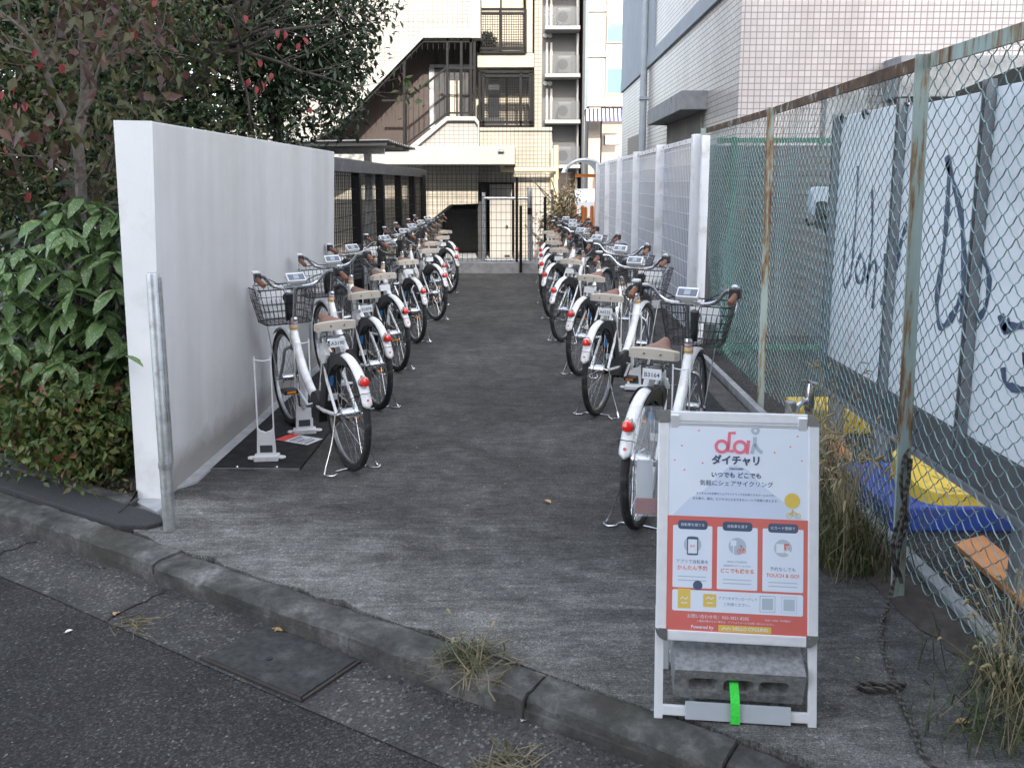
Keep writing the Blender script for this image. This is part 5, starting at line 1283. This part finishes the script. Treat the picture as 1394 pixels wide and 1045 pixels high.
# dark evergreens
def evergreen(name, label, base, ells, N, size, mat, clump=400, nb=7):
    t = empty(name, base); tag(t, label, 'tree', 'trees behind the white wall'); q = MB()
    B = Vector(base); top = Vector(ells[0][:3]); q.tube(smoothpath([B, B.lerp(top,.5)+Vector((.1,0,0)), top],4), [.09-.007*i for i in range(9)], 8)
    for k in range(nb*2):
        e = random.choice(ells); a = B.lerp(top, random.uniform(.4,.95)); tgt = Vector(e[:3])+Vector((random.uniform(-.7,.7)*e[3],random.uniform(-.7,.7)*e[4],random.uniform(-.6,.7)*e[5]))
        q.tube(smoothpath([a, a.lerp(tgt,.5)+Vector((0,0,-.08)), tgt],3), [.028,.024,.02,.016,.012,.009,.006], 5)
    q.build('trunk', 'bark', t, smooth=True, world=True)
    cloudmesh('crown', blob(N, ells, .35, clump), size, mat, t, droop=.55)
evergreen('camellia_tree', 'dark glossy evergreen tree hanging over the far end of the white wall', (-3.0,9.4,0), [(-2.5,9.4,3.3,.85,.8,1.1),(-1.95,9.5,3.35,.52,.6,.75),(-2.25,9.3,2.55,.5,.6,.55),(-3.3,9.0,3.2,.9,.9,1.2),(-2.6,9.6,4.3,1.0,.9,.8),(-3.0,8.9,2.1,.7,.4,.5),(-3.7,8.5,2.0,.7,.4,.7)], 28000, .09, 'leaf_evergreen', 900)
evergreen('evergreen_tree', 'broad dark evergreen tree filling the space behind the leaning branch', (-4.6,9.6,0), [(-4.4,9.4,3.4,1.3,.9,1.7),(-5.4,9.0,2.6,1.3,.9,1.9),(-4.2,9.6,1.6,1.4,.8,1.4),(-6.6,9.0,3.0,1.2,.9,2.0)], 20000, .12, 'leaf_evergreen', 1200)
evergreen('hedge_tree', 'yellowish green bushy tree behind the slender trunk', (-3.7,6.6,0), [(-3.4,6.7,1.7,.8,.5,.9),(-4.3,6.7,1.9,.9,.6,1.2),(-3.0,6.9,2.3,.6,.5,.7),(-3.6,6.8,3.1,1.0,.5,.8),(-2.55,7.0,1.5,.45,.5,.8)], 9000, .07, 'leaf_mixed', 520)
evergreen('side_tree', 'dark leafy tree standing at the left edge of the planting bed', (-5.2,7.0,0), [(-5.0,6.9,2.0,.9,.6,1.6),(-4.6,6.6,3.2,.8,.6,.9),(-5.6,6.8,3.6,.9,.6,1.2)], 9000, .085, 'leaf_evergreen', 420)
evergreen('back_tree', 'tall dark tree at the back of the planting bed', (-7.6,11,0), [(-7.0,11.5,3.5,2.2,1,3.2),(-5.5,12,4.5,1.8,1,2.2),(-9.4,11,3.5,1.8,1,3.4),(-4.2,12.4,5.2,1.4,.8,1.5)], 22000, .2, 'leaf_evergreen', 1500)
# spotted aucuba
au = empty('aucuba_shrub', (-2.6,4.95,.08)); tag(au, 'glossy spotted laurel shrub with large drooping leaves beside the white wall', 'shrub')
lm = [leafmesh('leaf',.185,.072,'aucuba_leaf',True,.18), leafmesh('leaf',.170,.064,'aucuba_leaf',True,.42), leafmesh('leaf',.200,.074,'aucuba_leaf',True,.3), leafmesh('leaf',.15,.066,'aucuba_leaf',True,.1)]
whorls = []; cnt = 0
seeds = [(55,310),(85,285),(110,275),(140,285),(70,340),(45,350),(95,330),(120,320),(150,320),(35,385),(60,395),(85,375),(110,370),(140,360),(15,410),(30,440),(60,430),(90,420),(150,400),(140,440),(120,430),(165,345),(20,470),(50,470),(85,475),(165,430),(110,490),(140,480),(165,480),(125,515),(30,500),(150,505),(160,300),(5,440),(100,400),(180,470),(60,500),(10,350),(175,390),(75,300),(155,455)]
for px, py_ in seeds:
    p = at(px+random.gauss(0,4), py_+random.gauss(0,4), 4.60+.35*random.random()+.0004*max(0,420-py_))
    if p.x > -2.08: p.x = -2.08-random.random()*.05
    whorls.append(p)
q = MB()
for p in whorls:
    base = Vector((-2.6+random.uniform(-.35,.35), 4.98+random.uniform(-.1,.2), .08)); q.tube(smoothpath([base, base.lerp(p,.6)+Vector((0,.06,.06)), p],3), [.010,.009,.008,.007,.006,.006,.005], 5)
    for k in range(random.choice((6,7,7,8))):
        if cnt >= 298: break
        a = 2*math.pi*k/7+random.gauss(0,.25); tilt = random.uniform(.1,.8)
        o = bpy.data.objects.new('leaf', random.choice(lm)); COL.objects.link(o); o.parent = au; cnt += 1
        o.location = p-Vector(au.location)+Vector((0,0,random.uniform(-.03,.03)))
        dirv = Vector((math.cos(a), math.sin(a)*.8-.35, 0)).normalized()
        xa = (dirv*math.cos(tilt)+Vector((0,0,-math.sin(tilt)))).normalized(); ya = Vector((0,0,1)).cross(xa).normalized(); za = xa.cross(ya)
        o.rotation_mode = 'QUATERNION'; o.rotation_quaternion = Matrix((xa,ya,za)).transposed().to_quaternion() @ Euler((random.gauss(0,.3),0,0)).to_quaternion(); s = random.uniform(.75,1.12); o.scale = (s,s,s)
o = bpy.data.objects.new('leaf', lm[0]); COL.objects.link(o); o.parent = au; o.location = at(170,484,4.28)-Vector(au.location); o.rotation_euler = (0,R(18),R(-12)); o.scale = (.62,.62,.62)
xv, xf = [], []
for px, py_ in [(15,380),(40,415),(10,500),(40,530),(75,520),(100,540),(130,545),(160,530),(20,550),(70,560),(165,555),(110,455),(145,420),(60,455),(175,505),(10,470),(85,495),(125,350),(95,300),(30,335)]:
    p = at(px+random.gauss(0,4), py_+random.gauss(0,4), 4.55+.25*random.random())
    if p.x > -2.08: p.x = -2.08-random.random()*.05
    for k in range(7):
        a = 2*math.pi*k/7+random.gauss(0,.3); tilt = random.uniform(.1,.9); dirv = Vector((math.cos(a), math.sin(a)*.8-.35, 0)).normalized()
        xa = (dirv*math.cos(tilt)+Vector((0,0,-math.sin(tilt)))).normalized(); ya = Vector((0,0,1)).cross(xa).normalized(); za = xa.cross(ya); sc_ = random.uniform(.55,1.0)
        m_ = random.choice(lm); M3 = Matrix((xa,ya,za)).transposed(); b_ = len(xv); xv += [tuple(p+M3@(v_.co*sc_)) for v_ in m_.vertices]; xf += [tuple(i_+b_ for i_ in f_.vertices) for f_ in m_.polygons]
tag(MB().add(xv, xf).build('more_leaves', 'aucuba_leaf', au, smooth=True, world=True), kind='stuff')
q.build('stems', 'bark', au, world=True)
cloudmesh('inner_leaves', blob(900, [(-2.55,5.2,.95,.6,.25,.6),(-3.0,5.15,.8,.5,.25,.6),(-2.3,5.2,1.1,.3,.2,.5)], .2), .12, 'leaf_evergreen', au, droop=.6)
# low nandina and ground cover
na = empty('nandina_shrub', (-2.6,4.65,.05)); tag(na, 'low shrub with small yellow green and reddish leaves under the spotted laurel', 'shrub')
E1 = [(at(px,py_,Y).x, Y, at(px,py_,Y).z, rx, .13, rz) for px,py_,Y,rx,rz in ((15,540,4.75,.22,.18),(65,560,4.68,.22,.2),(110,550,4.62,.22,.18),(95,600,4.58,.2,.14),(145,575,4.62,.16,.2),(30,590,4.72,.24,.14),(160,600,4.55,.12,.14),(120,620,4.5,.12,.1))]
E1 = [e if e[0]+e[3] < -2.02 else (-2.04-e[3],*e[1:]) for e in E1]
cloudmesh('foliage', np.minimum(blob(4200, E1, .3, 420)*1.0, np.array([[-2.02,9,9]])), .05, 'leaf_nandina', na, wid=.55, droop=.6)
q = MB()
for e in E1:
    for k in range(4): q.tube(smoothpath([(e[0]+random.uniform(-.1,.1),4.8,.05),(e[0],e[1]+.08,e[2]*.6),(e[0]+random.uniform(-.1,.1),e[1],e[2])],3), .004, 4)
q.build('stems', 'bark', na, world=True)
def blades(q, c, n, h, spread, w=.004, bend=.6, base=.02):
    for k in range(n):
        a = random.uniform(0,2*math.pi); hh = h*random.uniform(.45,1.1); dx, dy = math.cos(a), math.sin(a); sp = spread*random.uniform(.2,1)
        b = Vector(c)+Vector((random.gauss(0,base),random.gauss(0,base),0)); pts = []
        bd = bend*random.uniform(.3,2.1); kx, ky = random.gauss(0,.03), random.gauss(0,.03)
        for t in (0,.35,.7,1): pts.append(b+Vector((dx*sp*t**1.5+kx*math.sin(t*5), dy*sp*t**1.5+ky*math.sin(t*4), max(.004, hh*(t-bd*t**3*.6)))))
        s = Vector((-dy,dx,0))*w/2
        q.add([pts[0]-s,pts[0]+s,pts[1]+s,pts[1]-s,pts[2]+s*.7,pts[2]-s*.7,pts[3]], [(0,1,2,3),(3,2,4,5),(5,4,6)])
q = MB()
for k in range(170):
    s = random.uniform(-2.5,.95); p = K(s, -.30-abs(random.gauss(0,.10))); 
    if p.x < -2.05: blades(q, (p.x,p.y,.02), 7, .10, .08, .006)
tag(q.build('ground_cover', 'leaf_ground'), 'dark grassy ground cover along the bed edging', 'ground cover', kind='stuff')
P = np.stack([rng.uniform(-3.2,-2.05,420), np.zeros(420), np.full(420,.04)],1)
for i in range(420): P[i,1] = 4.467-.604*(P[i,0]+2.809)+.34+abs(rng.normal(0,.2))
cloudmesh('leaf_litter', P, .05, 'leaf_dry_shrub', None, up=1.5, wid=.6); bpy.data.objects['leaf_litter']['label'] = 'dry fallen leaves on the soil of the planting bed'; bpy.data.objects['leaf_litter']['category'] = 'leaf litter'
# shrub by the cream pipes and the balcony plant
ds = empty('dry_shrub', at(762,300,17.6)); ds.location.z = 0; tag(ds, 'straggly brown green shrub below the cream pipes', 'shrub')
c = at(762,285,17.6); cloudmesh('foliage', blob(1500, [(c.x,17.6,c.z-.1,.28,.25,.42),(c.x-.1,17.7,.7,.3,.25,.6),(c.x+.12,17.6,1.2,.15,.2,.5)], .2, 120), .09, 'leaf_dry_shrub', ds)
q = MB()
for k in range(9): q.tube([(c.x+random.gauss(0,.05),17.6,0),(c.x+random.gauss(0,.2),17.6,1.0),(c.x+random.gauss(0,.25),17.6,1.7)], .012, 5)
q.build('stems', 'bark', ds, world=True)
c = at(662,58,19.65); cloudmesh('foliage', blob(900, [(c.x,19.65,c.z,.2,.2,.24)], .5), .08, 'leaf_evergreen', sh)
q = MB(); q.lathe([(.09,0),(.13,.2)], n=12); q.build('pot', 'brown_board', sh)
# weeds: dry foxtail clump by the post, green one at the corner, tufts on the kerb and in the gutter
def weed(name, label, c, nb, h, spread, heads, mat, hm=.045):
    t = empty(name, c); tag(t, label, 'weed', 'weeds'); q = MB()
    blades(q, (0,0,0), nb, h, spread, .005, .9, spread*.42); q.build('blades', mat, t)
    hq = MB(); sq = MB()
    for k in range(heads):
        a = random.uniform(0,6.28); r_ = spread*random.uniform(.1,1); hh = h*random.uniform(.7,1.25); e = Vector((math.cos(a)*r_, math.sin(a)*r_, hh)); d = Vector((math.cos(a)*.6,math.sin(a)*.6,random.uniform(-.7,.6))).normalized()
        sq.tube(smoothpath([(random.gauss(0,spread*.3),random.gauss(0,spread*.3),0),(e.x*.4,e.y*.4,hh*.65),e],3), .0013, 3, caps=False)
        m = hm*random.uniform(.7,1.3); pts = smoothpath([e, e+d*m*.5+Vector((0,0,.004)), e+d*m],2); hq.tube(pts, [.0012,.0042,.0048,.004,.001], 6)
    if heads: sq.build('stalks', 'straw', t); tag(hq.build('seed_heads', 'seed_head', t, smooth=True), kind='stuff')
    return t
weed('foxtail_weed', 'tall dry foxtail clump growing against the chain link fence', (1.38,3.60,0), 430, .50, .2, 64, 'grass_dry')
weed('foxtail_weed', 'drooping dry weeds behind the right edge of the signboard', (1.34,3.98,0), 300, .46, .2, 36, 'grass_dry')
weed('foxtail_weed', 'dry foxtail stalks between the tap and the fence post', (1.60,4.5,0), 80, .6, .16, 28, 'grass_dry')
weed('corner_weed', 'green weed with pale seed heads at the foot of the chain link fence', (1.43,2.42,0), 130, .26, .24, 34, 'grass_green', .018)
weed('corner_weed', 'taller green weed with seed heads pressed against the wire mesh', (1.56,2.66,0), 100, .34, .2, 30, 'grass_green', .022)
weed('grass_tuft', 'straw coloured grass tuft sprouting on the kerb', (-.165,2.76,.0), 110, .12, .17, 2, 'grass_straw', .02)
weed('grass_tuft', 'small green grass tuft behind the straw tuft on the kerb', (-.21,2.80,.0), 80, .13, .08, 2, 'grass_green', .02)
weed('grass_tuft', 'small dry grass tuft lying in the gutter', (-.06,2.34,ROADZ), 90, .07, .12, 0, 'grass_straw')
weed('grass_tuft', 'flattened dry grass on the gutter edge near the drain lid', (*K(1.75,.43)[:2],ROADZ), 30, .03, .09, 0, 'grass_straw')
# rope
def rope(name, pts, r, label):
    sp = smoothpath(pts,8); q = MB(); n = len(sp); ph = 0
    for strand in range(2):
        P = []; 
        for i, p in enumerate(sp):
            d = (sp[min(i+1,n-1)]-sp[max(i-1,0)]).normalized(); u = d.cross(Vector((0,0,1))); u = u.normalized() if u.length > .05 else Vector((1,0,0)); w = d.cross(u)
            a = i*.75+strand*math.pi; P.append(p+(u*math.cos(a)+w*math.sin(a))*r*.55)
        q.tube(P, r*.62, 5)
    return q.build(name, 'rope', tag(empty('rope', sp[0]), label, 'rope'), smooth=True, world=True)
rope('rope_strands', [(1.49,3.30,.55),(1.47,3.28,.38),(1.45,3.26,.15),(1.40,3.2,.02),(1.33,3.08,.012),(1.26,2.90,.012),(1.225,2.74,.012),(1.20,2.63,.012),(1.185,2.55,.012),(1.165,2.42,.012),(1.14,2.30,.012),(1.18,2.15,.012),(1.2,1.9,.012)], .0078, 'black and grey twisted rope trailing from the fence post across the concrete')
rope('rope_strands', [(1.20,2.63,.020),(1.16,2.62,.022),(1.10,2.635,.012),(1.085,2.655,.012),(1.11,2.665,.012),(1.16,2.645,.022),(1.215,2.64,.022),(1.235,2.66,.014)], .0078, 'knotted loop of black and grey rope lying beside the signboard')
rope('rope_strands', [(1.47,3.29,.62),(1.44,3.26,.5),(1.47,3.25,.32),(1.42,3.24,.2),(1.46,3.23,.1),(1.41,3.22,.25),(1.45,3.24,.42),(1.48,3.28,.58)], .008, 'bundle of black and grey rope hung on the chain link fence')
# fallen leaves and scraps
for px, py_, z, m, lab in ((750,686,0,'dry_leaf','small dry leaf lying in the middle of the alley'),(388,860,ROADZ,'dry_leaf','yellow dry leaf lying against the kerb by the drain lid'),(374,856,ROADZ,'dry_leaf','brown dry leaf in the gutter beside the yellow one'),(161,835,ROADZ,'dry_leaf','tan leaf lying on the gutter edge of the road'),
                        (88,863,ROADZ,'paper_scrap','white paper scrap on the asphalt road'),(716,980,ROADZ,'paper_scrap','pale dry leaf in the gutter near the grass tuft'),(1300,985,0,'dry_leaf','curled tan leaf beside the corner weed')):
    p = at_z(px,py_,z); o = bpy.data.objects.new('fallen_leaf', leafmesh('fallen_leaf',.045,.032,m,droop=-.2,fold=.3)); COL.objects.link(o); o.location = (p.x,p.y,z+.006); o.scale = (.62,.62,.62) if m == 'paper_scrap' else (.9,.9,.9); o.rotation_euler.z = random.uniform(0,6); tag(o, lab, 'leaf' if 'leaf' in lab else 'scrap')
q = MB()
for k in range(900):      # loose grit along the kerb foot
    s, t = random.uniform(-.5,4.2), .17+abs(random.gauss(0,.05)); p = K(s,t,ROADZ+.006); r_ = random.uniform(.002,.0055)
    q.add([p+Vector((r_,0,0)),p+Vector((-r_*.6,r_,0)),p+Vector((-r_*.5,-r_,0)),p+Vector((0,0,r_*1.2))],[(0,1,3),(1,2,3),(2,0,3)])
tag(q.build('loose_grit', 'kerb'), 'loose grit gathered in the gutter along the kerb', 'grit', kind='stuff')

P = np.stack([rng.uniform(-1.75,1.5,240), rng.uniform(2.6,9,240), np.full(240,.003)],1); P = P[(P[:,0]*.517+P[:,1]*.856) > 2.45]
q = MB()
for x, y, z in P:
    r_ = random.uniform(.003,.011); a = random.uniform(0,6.3); q.add([(x+r_*math.cos(a),y+r_*math.sin(a),z),(x-r_*.4*math.sin(a),y+r_*.4*math.cos(a),z+.003),(x-r_*math.cos(a),y-r_*math.sin(a),z+.002),(x+r_*.4*math.sin(a),y-r_*.4*math.cos(a),z+.001)],[(0,1,2,3)])
tag(q.build('leaf_crumbs', 'straw'), 'tiny dry leaf crumbs scattered over the alley concrete', 'leaf litter', kind='stuff')
